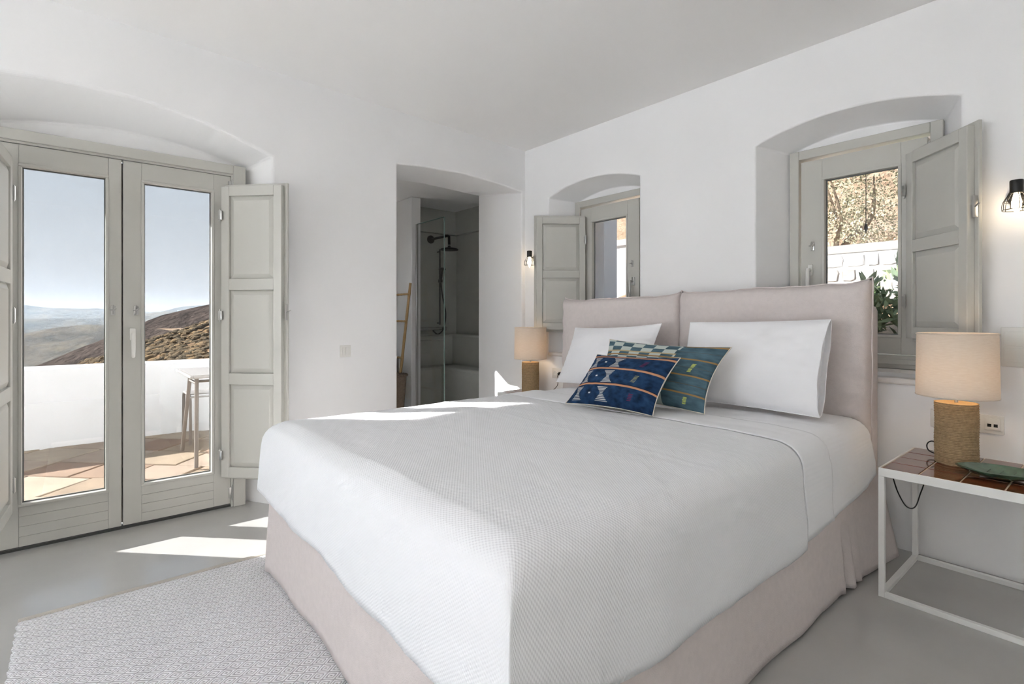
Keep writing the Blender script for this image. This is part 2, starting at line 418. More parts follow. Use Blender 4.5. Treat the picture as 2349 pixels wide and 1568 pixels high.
# ------------------------------------------------------------------ joinery
def lever(parent, mtx, material, flip=1):
    """window or door handle: rosette, neck and a lever hanging down; local +y points into the room"""
    b = MB()
    b.box((-0.014, 0, -0.035), (0.014, 0.011, 0.035), 0.006)
    b.tube([(0, 0.01, 0), (0, 0.045, 0)], 0.009, 10)
    b.tube([(0, 0.045, 0.008), (0, 0.048, -0.01), (0, 0.05, -0.07), (0, 0.047, -0.125), (0, 0.047, -0.132)], [0.009, 0.011, 0.011, 0.0095, 0.006], 10)
    b.bm.transform(mtx); return b.build('handle', material, parent, True)
def latch(parent, mtx):
    b = MB(); b.box((-0.011, 0, -0.026), (0.011, 0.005, 0.026), 0.004)
    b.tube([(0, 0.004, 0), (0, 0.022, 0)], 0.005, 8); b.tube([(-0.012, 0.02, 0.012), (0.0, 0.024, 0), (0.014, 0.02, 0.004)], 0.0045, 6)
    b.tube([(0, 0.012, -0.02), (0, 0.012, 0.03)], 0.004, 6)
    b.bm.transform(mtx); return b.build('latch', M_steel, parent, True)
def barrel(parent, mtx, h=0.07):
    b = MB(); b.tube([(0, 0, -h / 2), (0, 0, h / 2)], 0.006, 8); b.tube([(0, 0, -h / 2 - 0.006), (0, 0, h / 2 + 0.006)], 0.0035, 6)
    b.box((-0.003, -0.014, -h * 0.4), (0.02, -0.004, h * 0.4), 0.001)
    b.bm.transform(mtx); return b.build('hinge', M_steel, parent, True)

def raised_panel(w, h, d):
    """fielded panel in the xz plane, thickness along y on both faces"""
    b = MB(); e = 0.030
    for s in (1, -1):
        V = [(0, 0.0, 0), (w, 0.0, 0), (w, 0.0, h), (0, 0.0, h),
             (0.006, s * d * .25, 0.006), (w - 0.006, s * d * .25, 0.006), (w - 0.006, s * d * .25, h - 0.006), (0.006, s * d * .25, h - 0.006),
             (e, s * d, e), (w - e, s * d, e), (w - e, s * d, h - e), (e, s * d, h - e)]
        F = [(8, 9, 10, 11)]
        for a in (0, 4): F += [(a + k, a + (k + 1) % 4, a + 4 + (k + 1) % 4, a + 4 + k) for k in range(4)]
        b.mesh(V, F)
    return b
def shutter(parent, w, z0, z1, panels, st=0.052, t=0.034, flip=1):
    """hinged along local x=0, running along +x; the lipped edge is on the y=-t side when flip=1"""
    root = bpy.data.objects.new('shutter', None); root.empty_display_size = 0.05; link(root, parent)
    b = MB(); y0, y1 = -t / 2, t / 2
    b.box((0, y0, z0), (st, y1, z1), 0.003); b.box((w - st, y0, z0), (w, y1, z1), 0.003)
    edges = [z0] + [v for p in sorted(panels) for v in p] + [z1]
    for i in range(0, len(edges), 2): b.box((st, y0, edges[i]), (w - st, y1, edges[i + 1]), 0.002)
    ys = sorted((-flip * t / 2, -flip * (t / 2 + 0.016)))
    b.box((w - 0.01, ys[0], z0 - 0.018), (w + 0.022, ys[1], z1 + 0.018), 0.003)     # rebate lip
    b.box((0.0, ys[0], z1 - 0.012), (w, ys[1], z1 + 0.018), 0.003)
    b.box((0.0, ys[0], z0 - 0.018), (w, ys[1], z0 + 0.012), 0.003)
    b.build('shutter_frame', M_paint, root)
    for a, c in panels:
        q = raised_panel(w - 2 * st, c - a, 0.013); q.bm.transform(Matrix.Translation((st, 0, a))); q.build('panel', M_paint, root)
    zz = (z0 + 0.20 * (z1 - z0), z1 - 0.20 * (z1 - z0)) if z1 - z0 < 1.3 else (z0 + 0.14, (z0 + z1) / 2 + 0.1, z1 - 0.18)
    for z in zz: barrel(root, Matrix.Translation((-0.004, -flip * (t / 2 + 0.004) * -1, z)))
    k = MB(); zc = (z0 + z1) / 2 + 0.12
    k.box((w + 0.022, -0.012, zc - 0.05), (w + 0.026, 0.012, zc + 0.05), 0.002); k.tube([(w + 0.026, 0, zc), (w + 0.05, 0, zc + 0.012)], 0.004, 6)
    k.build('catch', M_steel, root, True)
    return root

def bead_frame(b, u0, u1, z0, z1, wd, f):
    """four strips of a rectangular moulding; f maps (u,lo/hi) boxes"""
    f(b, u0, u1, z0, z0 + wd); f(b, u0, u1, z1 - wd, z1); f(b, u0, u0 + wd, z0 + wd, z1 - wd); f(b, u1 - wd, u1, z0 + wd, z1 - wd)

# terrace door -----------------------------------------------------
door = empty('door_1', (-3.665, DC, 0)); tag(door, 'grey-beige double terrace door with tall panes and folded shutters', kind='structure')
XD = 0.0                                       # local x=0 is the room face of the leaves, y along the wall
b = MB()
for s in (-1, 1):
    y0, y1 = sorted((s * 0.562, s * 0.632)); b.box((-0.075, y0, 0), (0.020, y1, 2.155), 0.004)
b.box((-0.075, -0.562, 2.098), (0.020, 0.562, 2.155), 0.004)
for s in (-1, 1):
    y0, y1 = sorted((s * 0.55, s * 0.565)); b.box((-0.075, y0, 0), (0.008, y1, 2.10), 0.002)
b.box((-0.075, -0.555, 2.086), (0.008, 0.555, 2.10), 0.002)
b.build('door_frame', M_paint, door)
box('astragal', (-0.078, -0.020, 0.02), (-0.064, 0.020, 2.08), M_paint, door)
box('threshold', (-0.09, -0.56, 0.0), (-0.005, 0.56, 0.012), M_rubber, door)
for side in (-1, 1):
    leaf = bpy.data.objects.new('door_leaf', None); leaf.empty_display_size = 0.05; link(leaf, door)
    ya, yb = (0.0035, 0.549) if side > 0 else (-0.549, -0.0035)
    g0, g1 = (0.090, 0.455) if side > 0 else (-0.420, -0.059)
    if side < 0: g0, g1 = -0.425, -0.062
    Z0, Z1, gz0, gz1 = 0.020, 2.084, 0.226, 1.984
    b = MB()
    b.box((-0.062, ya, Z0), (0, g0, Z1), 0.003); b.box((-0.062, g1, Z0), (0, yb, Z1), 0.003)
    b.box((-0.062, g0, gz1), (0, g1, Z1), 0.002)
    n = 4; hh = (gz0 - Z0) / n
    b.build('leaf_frame', M_paint, leaf)
    for i in range(n):                          # tongue-and-groove boards of the bottom rail
        box('rail_board', (-0.060, g0, Z0 + i * hh), (-0.0005, g1, Z0 + (i + 1) * hh - 0.001), M_paint, leaf, 0.0015)
    b = MB()
    def strip(bb, u0, u1, z0, z1): bb.box((-0.030, u0, z0), (0.005, u1, z1), 0.003)
    bead_frame(b, g0 - 0.003, g1 + 0.003, gz0 - 0.003, gz1 + 0.003, 0.015, strip); b.build('glazing_bead', M_paint, leaf)
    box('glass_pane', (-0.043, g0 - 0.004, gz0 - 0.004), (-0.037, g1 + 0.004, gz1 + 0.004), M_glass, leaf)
    b = MB()
    def strip2(bb, u0, u1, z0, z1): bb.box((-0.0365, u0, z0), (-0.031, u1, z1))
    bead_frame(b, g0, g1, gz0, gz1, 0.018, strip2); b.build('gasket', M_seal, leaf)
    mt = lambda y, z: Matrix.Translation((0.0, y, z)) @ Matrix.Rotation(R(-90), 4, 'Z')
    if side > 0: lever(leaf, mt(0.047, 1.10), M_plastic)
    latch(leaf, mt(side * 0.045 + (0.018 if side > 0 else 0.004), 1.235))
    for z in (0.09, 1.05, 2.02): barrel(leaf, mt(yb + 0.008 if side > 0 else ya - 0.008, z) @ Matrix.Translation((0, 0.012, 0)), 0.085)
pan3 = [(0.27, 0.782), (0.851, 1.364), (1.433, 1.945)]
s = shutter(door, 0.395, 0.208, 2.005, pan3, flip=-1); s.location = (0.030, 0.500, 0); s.rotation_euler = (0, 0, R(43.5))
s = shutter(door, 0.405, 0.208, 2.005, pan3, flip=1); s.location = (0.030, -0.462, 0); s.rotation_euler = (0, 0, R(-4))

# windows ----------------------------------------------------------
def window(name, c, hs, label):
    """hs=+1: hinged on the +x side"""
    w = empty(name, (c, 3.5, 0)); tag(w, label, kind='structure')
    b = MB()
    for s in (-1, 1):
        x0, x1 = sorted((s * 0.330, s * 0.385)); b.box((x0, 0, 0.91), (x1, 0.08, 2.242), 0.004)
    b.box((-0.330, 0, 2.186), (0.330, 0.08, 2.242), 0.004); b.box((-0.330, 0, 0.91), (0.330, 0.08, 0.985), 0.004)
    b.box((-0.33, -0.012, 0.935), (0.33, 0.0, 0.965), 0.003)
    b.build('window_frame', M_paint, w)
    sash = bpy.data.objects.new('sash', None); sash.empty_display_size = 0.05; link(sash, w)
    g0, g1 = (-0.197, 0.200); gz0, gz1 = 1.085, 2.05; sx0, sx1, sz0, sz1 = -0.318, 0.318, 0.99, 2.168
    b = MB()
    b.box((sx0, 0.006, sz0), (g0, 0.066, sz1), 0.003); b.box((g1, 0.006, sz0), (sx1, 0.066, sz1), 0.003)
    b.box((g0, 0.006, gz1), (g1, 0.066, sz1), 0.002); b.box((g0, 0.006, sz0), (g1, 0.066, gz0), 0.002)
    b.build('sash_frame', M_paint, sash)
    b = MB()
    def strip(bb, u0, u1, z0, z1): bb.box((u0, 0.0, z0), (u1, 0.034, z1), 0.003)
    bead_frame(b, g0 - 0.003, g1 + 0.003, gz0 - 0.003, gz1 + 0.003, 0.016, strip); b.build('glazing_bead', M_paint, sash)
    b = MB()
    def strip2(bb, u0, u1, z0, z1): bb.box((u0, 0.034, z0), (u1, 0.041, z1))
    bead_frame(b, g0, g1, gz0, gz1, 0.019, strip2); b.build('gasket', M_seal, sash)
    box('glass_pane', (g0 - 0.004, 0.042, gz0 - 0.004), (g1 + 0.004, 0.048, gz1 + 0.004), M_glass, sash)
    mt = lambda x, z: Matrix.Translation((x, 0.006, z)) @ Matrix.Rotation(R(180), 4, 'Z')
    lever(sash, mt(-hs * 0.262, 1.49), M_plastic if hs > 0 else M_steel); latch(sash, mt(-hs * 0.250, 1.635))
    for z in (1.06, 2.10): barrel(sash, mt(hs * 0.328, z) @ Matrix.Translation((0, 0.012, 0)), 0.07)
    sh = shutter(w, 0.432, 1.083, 2.085, [(1.145, 1.545), (1.61, 2.025)], flip=(1 if hs < 0 else -1))
    sh.location = (hs * 0.243, -0.022, 0)
    sh.rotation_euler = (0, 0, R(-45.5) if hs > 0 else R(180 + 50))
    b = MB(); b.box((-0.43, -YB + 3.5 - 0.47, 0.878), (0.43, 0.02, 0.908), 0.006)
    b = MB(); b.box((-0.490, -0.250, 0.850), (0.490, 0.0, 0.882), 0.010); b.box((-0.40, -0.05, 0.882), (0.40, 0.0, 0.910), 0.004)
    b.build('window_sill', M_marble, w)
    return w
window('window_1', WC[0], -1, 'arched niche window with left-hung open shutter by the far lamp')
w2 = window('window_2', WC[1], 1, 'arched niche window with right-hung open shutter above the near lamp')
b = MB(); b.tube([(0, 0.125, 2.25), (0, 0.125, 1.755)], 0.0022, 6)
cord = b.build('pull_cord', M_black); cord.location = (WC[1], 3.5, 0)
b = MB(); b.lathe([(0.001, 0.0), (0.004, 0.012), (0.005, 0.02), (0.011, 0.03), (0.009, 0.045), (0.003, 0.065), (0.001, 0.066)], 12, (0, 0.125, 1.695))
b.build('cord_weight', M_black, cord, True)
tag(cord, 'thin black cord with a small weight hanging outside the window', 'cord')

# daylight portals (guide the sky light through the openings of the room)
def portal(loc, dirv, sx, sy):
    L = bpy.data.lights.new('portal', 'AREA'); L.shape = 'RECTANGLE'; L.size = sx; L.size_y = sy
    L.cycles.is_portal = True
    o = bpy.data.objects.new('portal', L); COL.objects.link(o); o.location = loc
    o.rotation_euler = Vector(dirv).to_track_quat('-Z', 'Y').to_euler()
portal((-3.77, DC, 1.1), (1, 0, 0), 1.1, 2.1)
for c in WC: portal((c, 3.62, 1.56), (0, -1, 0), 0.6, 1.2)
portal((-1.825, YF - 0.3, 1.3), (0, 1, 0), 2.25, 2.6)
portal((-5.465, 1.44, 1.60), (0, 1, 0), 0.43, 0.70)

# ================================================================== bed
bed = empty('bed', (-1.85, 1.9, 0)); tag(bed, 'wide double bed with rose linen valance and two-cushion headboard', 'bed')
BXL, BXR, BYF, BYH = -2.70, -0.832, 0.692, 3.00
def L(p): return (p[0] + 1.85, p[1] - 1.9, p[2])          # world -> bed local
box('bed_base', L((BXL + 0.05, BYF + 0.05, 0.06)), L((BXR - 0.05, BYH + 0.06, 0.36)), M_mattress, bed, 0.02)
box('mattress', L((BXL + 0.02, BYF + 0.02, 0.36)), L((BXR - 0.02, BYH, 0.672)), M_mattress, bed, 0.08, True)
# valance: cloth hanging to the floor round three sides
path = []
rr = 0.07; xl, xr, yf, yh = BXL + 0.005, BXR - 0.005, BYF + 0.02, 3.13
def seg(a, c, n): return [lerp(a, c, i / n) for i in range(n)]
path += seg((xl, yh), (xl, yf + rr), 70)
path += [(xl + rr - rr * math.cos(t), yf + rr - rr * math.sin(t)) for t in [i * math.pi / 2 / 10 for i in range(10)]]
path += seg((xl + rr, yf), (xr - rr, yf), 80)
path += [(xr - rr + rr * math.sin(t), yf + rr - rr * math.cos(t)) for t in [i * math.pi / 2 / 10 for i in range(10)]]
path += seg((xr, yf + rr), (xr, yh), 90) + [(xr, yh)]
V = []; F = []; NV = 16; N = len(path)
for i, p in enumerate(path):
    a, c = path[max(i - 1, 0)], path[min(i + 1, N - 1)]
    tx, ty = c[0] - a[0], c[1] - a[1]; ll = math.hypot(tx, ty); nx, ny = ty / ll, -tx / ll
    for k in range(NV + 1):
        z = 0.44 + (0.013 - 0.44) * k / NV; d = k / NV
        s_ = i * 0.028
        w = 0.006 * d * math.sin(s_ * 7.3 + 1.3 * math.sin(s_ * 2.1)) + 0.012 * d * fbm((p[0], p[1], z * 0.4), 2.2, 3)
        pleat = 0.0
        for cx, cy in ((xl, yf), (xr, yf), (xr, 2.62)):
            q = math.hypot(p[0] - cx, p[1] - cy); pleat += 0.022 * d * math.exp(-(q / 0.09) ** 2) * math.cos(q * 70)
        w += pleat + (0.035 if p[0] > -0.9 else 0.022) * d + (0.05 * d * max(0, (p[1] - 2.75) / 0.38) if p[0] > -1.2 else 0)
        V.append(L((p[0] + nx * w, p[1] + ny * w, z)))
for i in range(N - 1):
    for k in range(NV): F.append((i * (NV + 1) + k, (i + 1) * (NV + 1) + k, (i + 1) * (NV + 1) + k + 1, i * (NV + 1) + k + 1))
va = pydata('valance', V, F, M_bed, bed, True)
sm = va.modifiers.new('cloth', 'SOLIDIFY'); sm.thickness = 0.004; sm.offset = -1

# headboard: upholstered panel and two soft cushions
hb = MB().box(L((-2.98, 3.165, 0.015)), L((-0.864, 3.262, 1.26)), 0.03).build('headboard_panel', M_bed, bed, True)
def slab_cushion(x0, x1, z0, z1, yc, th, seed, tl=0, tr=0):
    """soft slab with pinched, seamed edges"""
    nx, nz = 70, 60; V = []; F = []; idx = {}
    for side in (-1, 1):
        for j in range(nz + 1):
            for i in range(nx + 1):
                u, v = i / nx, j / nz
                eu, ev = 2 * u - 1, 2 * v - 1
                edge = (1 - abs(eu) ** 14) * (1 - abs(ev) ** 14)
                t = th / 2 * max(0, edge) ** 0.42
                x = x0 + (x1 - x0) * u; ztop = z1 + tl * (1 - u) + tr * u
                z = z0 + (ztop - z0) * v
                pin = 0.014 * (1 - eu ** 8) * v ** 10
                z -= pin; z += (0.013 * fbm((x * 4, seed, 0), 1.0, seed) + 0.012 * (abs(eu) ** 24)) * v ** 6
                x += (0.006 * fbm((z * 5, 3, seed), 1.0, seed)) * (abs(eu) ** 10)
                wr = 0.010 * fbm((x * 1.6, z * 1.6, side), 2.0, seed) * edge
                wr += 0.010 * (abs(eu) ** 6) * math.sin(z * 42 + 3 * fbm((x, z, 0), 3, seed)) * (1 - abs(eu) ** 20)
                key = (side, i, j)
                if i in (0, nx) or j in (0, nz):
                    key = (0, i, j)
                    if key in idx: continue
                    t = 0; wr = 0
                idx[key] = len(V); V.append(L((x, yc + side * t + wr * (1 if side > 0 else 1), z)))
    g = lambda s, i, j: idx.get((0, i, j), idx.get((s, i, j)))
    for s in (-1, 1):
        for j in range(nz):
            for i in range(nx):
                q = (g(s, i, j), g(s, i + 1, j), g(s, i + 1, j + 1), g(s, i, j + 1))
                F.append(q if s < 0 else q[::-1])
    o = pydata('headboard_cushion', V, F, M_bed, bed, True)
    pipe = MB()
    P = [V[g(0, i, 0)] for i in range(0, nx, 2)] + [V[g(0, nx, j)] for j in range(0, nz, 2)] + [V[g(0, i, nz)] for i in range(nx, 0, -2)] + [V[g(0, 0, j)] for j in range(nz, 0, -2)]
    P.append(P[0]); pipe.tube(P, 0.005, 6, False); pipe.build('seam', M_bed, o, True)
    return o
slab_cushion(-3.0, -1.928, 0.42, 1.342, 3.085, 0.15, 1.0, -0.002, 0.020)
slab_cushion(-1.928, -0.848, 0.42, 1.352, 3.085, 0.15, 5.0, 0.008, 0.034)

# bed linen: cloth folded over the mattress edges
def drape(name, y0, y1, foot, ztop, grow, drop, material, seed, hemtilt=0.0, wr=1.0, shear=0.0):
    r = 0.09; xl, xr, yf = BXL - grow, BXR + grow, BYF - grow
    hw = (xr - xl) / 2; xc = (xl + xr) / 2
    A = [i * 0.5 * math.pi / 6 for i in range(7)]
    U = [('d', -1, drop - drop * i / 12) for i in range(12)] + [('a', -1, A[6 - i]) for i in range(6)]
    nt_ = 150; U += [('t', 0, -1 + 2 * i / nt_) for i in range(nt_ + 1)]
    U += [('a', 1, A[i + 1]) for i in range(6)] + [('d', 1, drop * (i + 1) / 12) for i in range(12)]
    Vv = []
    if foot:
        Vv += [('d', -1, drop - drop * i / 12) for i in range(12)] + [('a', -1, A[6 - i]) for i in range(6)]
        ys = yf + r
    else: ys = y0
    ny = max(8, int((y1 - ys) / 0.013)); Vv += [('t', 0, ys + (y1 - ys) * i / ny) for i in range(ny + 1)]
    V = []; UV = []; F = []; idx = {}
    for j, (kv, sv, pv) in enumerate(Vv):
        for i, (ku, su, pu) in enumerate(U):
            if kv == 'd' and ku == 'd': continue
            du = dv = 0; fa = fb = 0.0
            if ku == 't': x = xc + (hw - r) * pu; uu = x
            elif ku == 'a': x = xc + su * (hw - r + r * math.sin(pu)); fa = r * (1 - math.cos(pu)); uu = xc + su * (hw - r + r * pu)
            else: x = xc + su * hw; fa = r + pu; uu = xc + su * (hw - r + r * math.pi / 2 + pu); du = pu
            if kv == 't': y = pv; vv = y
            elif kv == 'a': y = yf + r - r * math.sin(pv); fb = r * (1 - math.cos(pv)); vv = yf + r - r * pv
            else: y = yf; fb = r + pv; vv = yf + r - r * math.pi / 2 - pv; dv = pv
            if shear and kv == 't': y += shear * (min(max(x, xl), xr) - xr)
            z = ztop - (fa ** 3 + fb ** 3) ** (1 / 3)
            # soft irregularities
            top = 1.0 if (ku == 't' and kv == 't') else 0.4
            z += wr * 0.010 * fbm((x, y, 0), 1.6, seed) * top + 0.012 * max(0, 1 - ((x - xc) / hw) ** 4) * (1 if kv == 't' else 0)
            z += wr * 0.004 * fbm((x * 0.6, y * 2.6, 1), 3.0, seed) * top
            if foot and kv == 't' and ku == 't':
                z += 0.0035 * (math.exp(-((y - 1.62 + 0.02 * x) / 0.012) ** 2) + math.exp(-((x + 1.72 - 0.03 * y) / 0.012) ** 2) + 0.7 * math.exp(-((x + 1.12) / 0.012) ** 2))
            dd = max(du, dv) / drop
            amp = 0.008 * dd + 0.006
            cn = 0.0
            if foot: cn = max(math.exp(-math.hypot(x - q, y - yf) / 0.05) for q in (xl, xr))
            offc = 0.014 * dd + 0.001; x0_, y0_ = x, y
            if ku == 'd':
                x += su * ((amp * (0.4 + fbm((0, y0_ * 1.2, z), 2.4, seed + 2)) + 0.012 * dd) * (1 - cn) + offc * cn); y -= offc * cn
            if kv == 'd':
                y -= (amp * (0.4 + fbm((x0_ * 1.2, 0, z), 2.4, seed + 5)) + 0.012 * dd) * (1 - cn) + offc * cn; x += (1 if x0_ > xc else -1) * offc * cn
            if dd > 0: z += dd * (0.010 * fbm((x0_, y0_, 0), 2.6, seed + 9) + 0.004 * math.sin((x0_ + y0_) * 9)) * (1 - cn)
            if dd > 0 and foot: z -= dd * 0.035 * ((x0_ - xc) / hw)
            if ku == 'd' and su > 0: z += hemtilt * dd * max(0, (y - 2.3) / 0.7) ** 1.5
            idx[(i, j)] = len(V); V.append((x, y, z)); UV.append((uu, vv))
    for j in range(len(Vv) - 1):
        for i in range(len(U) - 1):
            q = [idx.get(k) for k in ((i, j), (i + 1, j), (i + 1, j + 1), (i, j + 1))]
            if None not in q: F.append(q)
    o = pydata(name, V, F, material, None, True, uv=UV)
    sm = o.modifiers.new('cloth', 'SOLIDIFY'); sm.thickness = 0.004; sm.offset = -1
    return o
cv = drape('coverlet', 0, 2.169, True, 0.690, 0.006, 0.270, M_cover, 2.0)
tag(cv, 'white waffle-weave coverlet draped over the foot of the bed', 'coverlet')
sh = drape('bed_sheet', 2.17, 3.0, False, 0.684, 0.003, 0.262, M_sheet, 4.0, 0.09)
tag(sh, 'smooth white sheet tucked round the head of the bed under the pillows', 'sheet')
fd = drape('turned_down_band', 2.170, 2.44, False, 0.6945, 0.0085, 0.268, M_sheet, 2.0, 0.05)
fd.parent = sh; fd['label'] = 'turned-down band of the sheet'

# ------------------------------------------------------------------ pillows
def pillow(name, BL, BR, TR, TL, th, seed, front=None, cols=None, back=None, nx=60, ny=44, pinch=0.05, power=2.2, openend=False, wr=0.006, parent=None):
    """cushion spanned by four corners (bottom-left, bottom-right, top-right, top-left seen from the front)"""
    BL, BR, TR, TL = map(Vector, (BL, BR, TR, TL)); org = (BL + BR) / 2
    nrm = (BR - BL).cross(TL - BL).normalized()            # towards the viewer's side
    root = empty(name, org)
    def surf(u, v, side):
        eu, ev = 2 * u - 1, 2 * v - 1
        uu = u + pinch * (0.5 - u) * 2 * 0.5 * (1 - ev * ev)      # edges bow inwards between the corners
        vv = v + pinch * (0.5 - v) * 2 * 0.5 * (1 - eu * eu)
        p = BL * (1 - uu) * (1 - vv) + BR * uu * (1 - vv) + TR * uu * vv + TL * (1 - uu) * vv
        fu = 1 - abs(eu) ** power
        if openend and eu > 0: fu = 1 - abs(eu) ** 3 * 0.62
        f = max(0, fu) * max(0, 1 - abs(ev) ** power)
        t = th / 2 * f ** 0.55
        if openend: t *= 1.0 + 0.35 * (0.5 - v)
        p = p + nrm * side * t
        p = p + nrm * (wr * fbm((u * 2.4, v * 2.0, side * 3), 1.6, seed) * min(1, f * 3))
        p = p + nrm * side * ((0 if openend else 1) * wr * 0.5 * math.sin(v * 60 + 4 * fbm((u, v, 0), 3, seed)) * (abs(eu) ** 5) * min(1, f * 4))
        return p - org
    for side, nm, mt_, cf in ((1, 'front_cover', front, cols), (-1, 'back_cover', back, None)):
        V = []; C = []; F = []
        for j in range(ny + 1):
            for i in range(nx + 1):
                V.append(surf(i / nx, j / ny, side)); C.append(cf(i / nx, j / ny) if cf else (1, 1, 1))
        for j in range(ny):
            for i in range(nx):
                a = j * (nx + 1) + i; q = (a, a + 1, a + nx + 2, a + nx + 1); F.append(q if side > 0 else q[::-1])
        if openend:
            pass
        pydata(nm, V, F, mt_, root, True, colors=C if cf else None)
    if openend:                                             # the pillow inside the open pillowcase
        V = []; F = []; k = 24
        for j in range(k + 1):
            v = j / k
            a, c = surf(0.965, v, 1), surf(0.965, v, -1)
            V += [a, c]
        F = [(2 * j, 2 * j + 1, 2 * j + 3, 2 * j + 2) for j in range(k)]
        pydata('pillow_end', V, F, back, root, True)
    b = MB(); P = []
    for i in range(41): P.append(surf(i / 40, 0, 1))
    for i in range(1, 31):
        if not openend: P.append(surf(1, i / 30, 1))
    if openend:
        b.tube(P, 0.003, 6, True); b.tube([surf(1, i / 30, 1) for i in range(31)], 0.003, 6); b.tube([surf(1, i / 30, -1) for i in range(31)], 0.003, 6); P = [surf(1, 1, 1)]
    for i in range(1, 41): P.append(surf(1 - i / 40, 1, 1))
    for i in range(1, 31): P.append(surf(0, 1 - i / 30, 1))
    b.tube(P, 0.003, 6, True); b.build('seam', back, root, True)
    return root
ZT = 0.718
p = pillow('pillow', (-2.71, 2.69, ZT + 0.005), (-1.96, 2.72, ZT + 0.005), (-1.940, 2.875, 1.155), (-2.70, 2.885, 1.115), 0.19, 11, M_pillow, None, M_pillow, pinch=0.07, wr=0.016)
tag(p, 'white cotton pillow leaning on the headboard on the far lamp side', 'pillow')
p = pillow('pillow', (-1.73, 2.72, ZT + 0.005), (-0.955, 2.70, ZT + 0.005), (-0.962, 2.865, 1.185), (-1.735, 2.875, 1.165), 0.17, 23, M_pillow, None, M_pillow, pinch=0.025, openend=True, wr=0.012)
tag(p, 'white cotton pillow with open pillowcase end leaning on the headboard by the near lamp', 'pillow')

def navy(u, v):
    c = (0.018, 0.044, 0.105); n1 = fbm((u * 9, v * 9, 0), 1.5, 3); c = tuple(x * (1 + 0.6 * n1) for x in c)
    bi = math.floor((v + 0.012) / 0.305); w = v - bi * 0.305                     # three woven bands run across the cushion
    if bi >= 1 and abs(w) < 0.030:
        return (0.60, 0.31, 0.18) if abs(w) < 0.010 else (0.52, 0.24, 0.13) if abs(w) < 0.022 else (0.012, 0.022, 0.05)
    mid = (w - 0.1525) / 0.1525
    for cx, k in ((0.12, 0.055), (0.43, 0.080)):
        if abs(u - cx + 0.012 * mid) < 0.016 + k * abs(mid) ** 1.2 and abs(mid) < 0.74 and (v * 42) % 1.0 > 0.30: return (0.62, 0.63, 0.61)
    if abs(u - 0.275) < 0.015 and abs(mid) < 0.075: return (0.72, 0.74, 0.73)
    if abs(u - 0.76 - 0.03 * mid) < 0.022 and abs(mid) < 0.40 and (v * 42) % 1.0 > 0.45: return (0.14, 0.03, 0.08) if bi != 1 else (0.30, 0.30, 0.16)
    return c
def teal(u, v):
    n1 = fbm((u * 8, v * 14, 0), 1.5, 8); c = tuple(x * (1 + 0.35 * n1) for x in (0.078, 0.140, 0.180))
    if v < 0.78 or u > 0.70:
        for k in (0.20, 0.46, 0.72, 0.97):
            if abs(v - k) < 0.012: return (0.36, 0.22, 0.09)
        for k in (0.33, 0.59, 0.845):
            if abs(v - k) < 0.005: return (0.10, 0.11, 0.10)
    if v > 0.60 and u < 0.70:
        if abs(v - 0.78) < 0.012: return (0.50, 0.40, 0.24)
        k = math.floor((v - 0.60) / 0.09); q = math.floor(u * 10 + 0.2)
        if (k + q) % 2 == 0: return (0.56, 0.62, 0.58)
    for kv, a in ((0.52, 0.13), (0.05, 0.10)):
        if abs(u - 0.865 - 0.15 * (v - kv - a / 2)) < 0.013 and kv < v < kv + a and (v * 60) % 1.0 > 0.3: return (0.55, 0.62, 0.16)
    if 0.62 < u < 0.69 and (0.24 < v < 0.40 or 0.0 < v < 0.14): return (0.40, 0.48, 0.46)
    return c
p = pillow('cushion', (-2.11, 2.36, ZT), (-1.364, 2.385, ZT), (-1.322, 2.575, 1.043), (-2.078, 2.53, 1.060), 0.18, 31, M_pattern, teal, M_canvas, nx=220, ny=168, pinch=0.10)
tag(p, 'teal blue patchwork lumbar cushion with checked corner and ochre stripes', 'cushion')
p = pillow('cushion', (-2.03, 2.09, ZT), (-1.494, 2.14, ZT), (-1.466, 2.335, 0.992), (-1.968, 2.285, 0.985), 0.17, 41, M_pattern, navy, M_canvas, nx=220, ny=168, pinch=0.10)
tag(p, 'navy blue ikat cushion with orange stripes lying in front of the teal one', 'cushion')

# ================================================================== bedside tables
def bedside_table(x0, y0, w, d, h, nx, ny, label):
    root = empty('bedside_table', (x0, y0, 0)); tag(root, label, 'bedside table', 'tile-topped bedside tables')
    t = 0.022
    for x in (0, w - t):
        for y in (0, d - t): box('leg', (x, y, 0), (x + t, y + t, h - 0.036), M_white_metal, root, 0.002)
    b = MB(); b.box((0, 0, h - 0.036), (w, 0.008, h), 0.002); b.box((0, d - 0.008, h - 0.036), (w, d, h), 0.002)
    b.box((0, 0.008, h - 0.036), (0.008, d - 0.008, h), 0.002); b.box((w - 0.008, 0.008, h - 0.036), (w, d - 0.008, h), 0.002)
    b.build('top_frame', M_white_metal, root)
    for lo, hi in (((t, 0, 0.0), (w - t, t, t)), ((t, d - t, 0.0), (w - t, d, t)), ((0, t, 0.0), (t, d - t, t)), ((w - t, t, 0.0), (w, d - t, t))):
        box('foot_rail', lo, hi, M_white_metal, root, 0.002)
    box('grout_bed', (0.008, 0.008, h - 0.030), (w - 0.008, d - 0.008, h - 0.0035), M_grout, root)
    tw, td = (w - 0.018) / nx, (d - 0.018) / ny
    me = None
    for j in range(ny):
        for i in range(nx):
            if me is None:
                tl = box('tile', (0.0024, 0.0024, 0), (tw - 0.0024, td - 0.0024, 0.012), M_tile, root, 0.002); me = tl.data
            else: tl = link(bpy.data.objects.new('tile', me), root)
            tl.location = (0.009 + i * tw, 0.009 + j * td, h - 0.0125 + random.uniform(-0.0006, 0.0006))
    return root
bedside_table(-0.705, 2.645, 0.665, 0.555, 0.5525, 5, 4, 'white steel bedside table with brown glazed tile top on the window side')
bedside_table(-3.650, 2.885, 0.46, 0.37, 0.530, 4, 3, 'white steel bedside table hidden behind the bed by the bathroom opening')

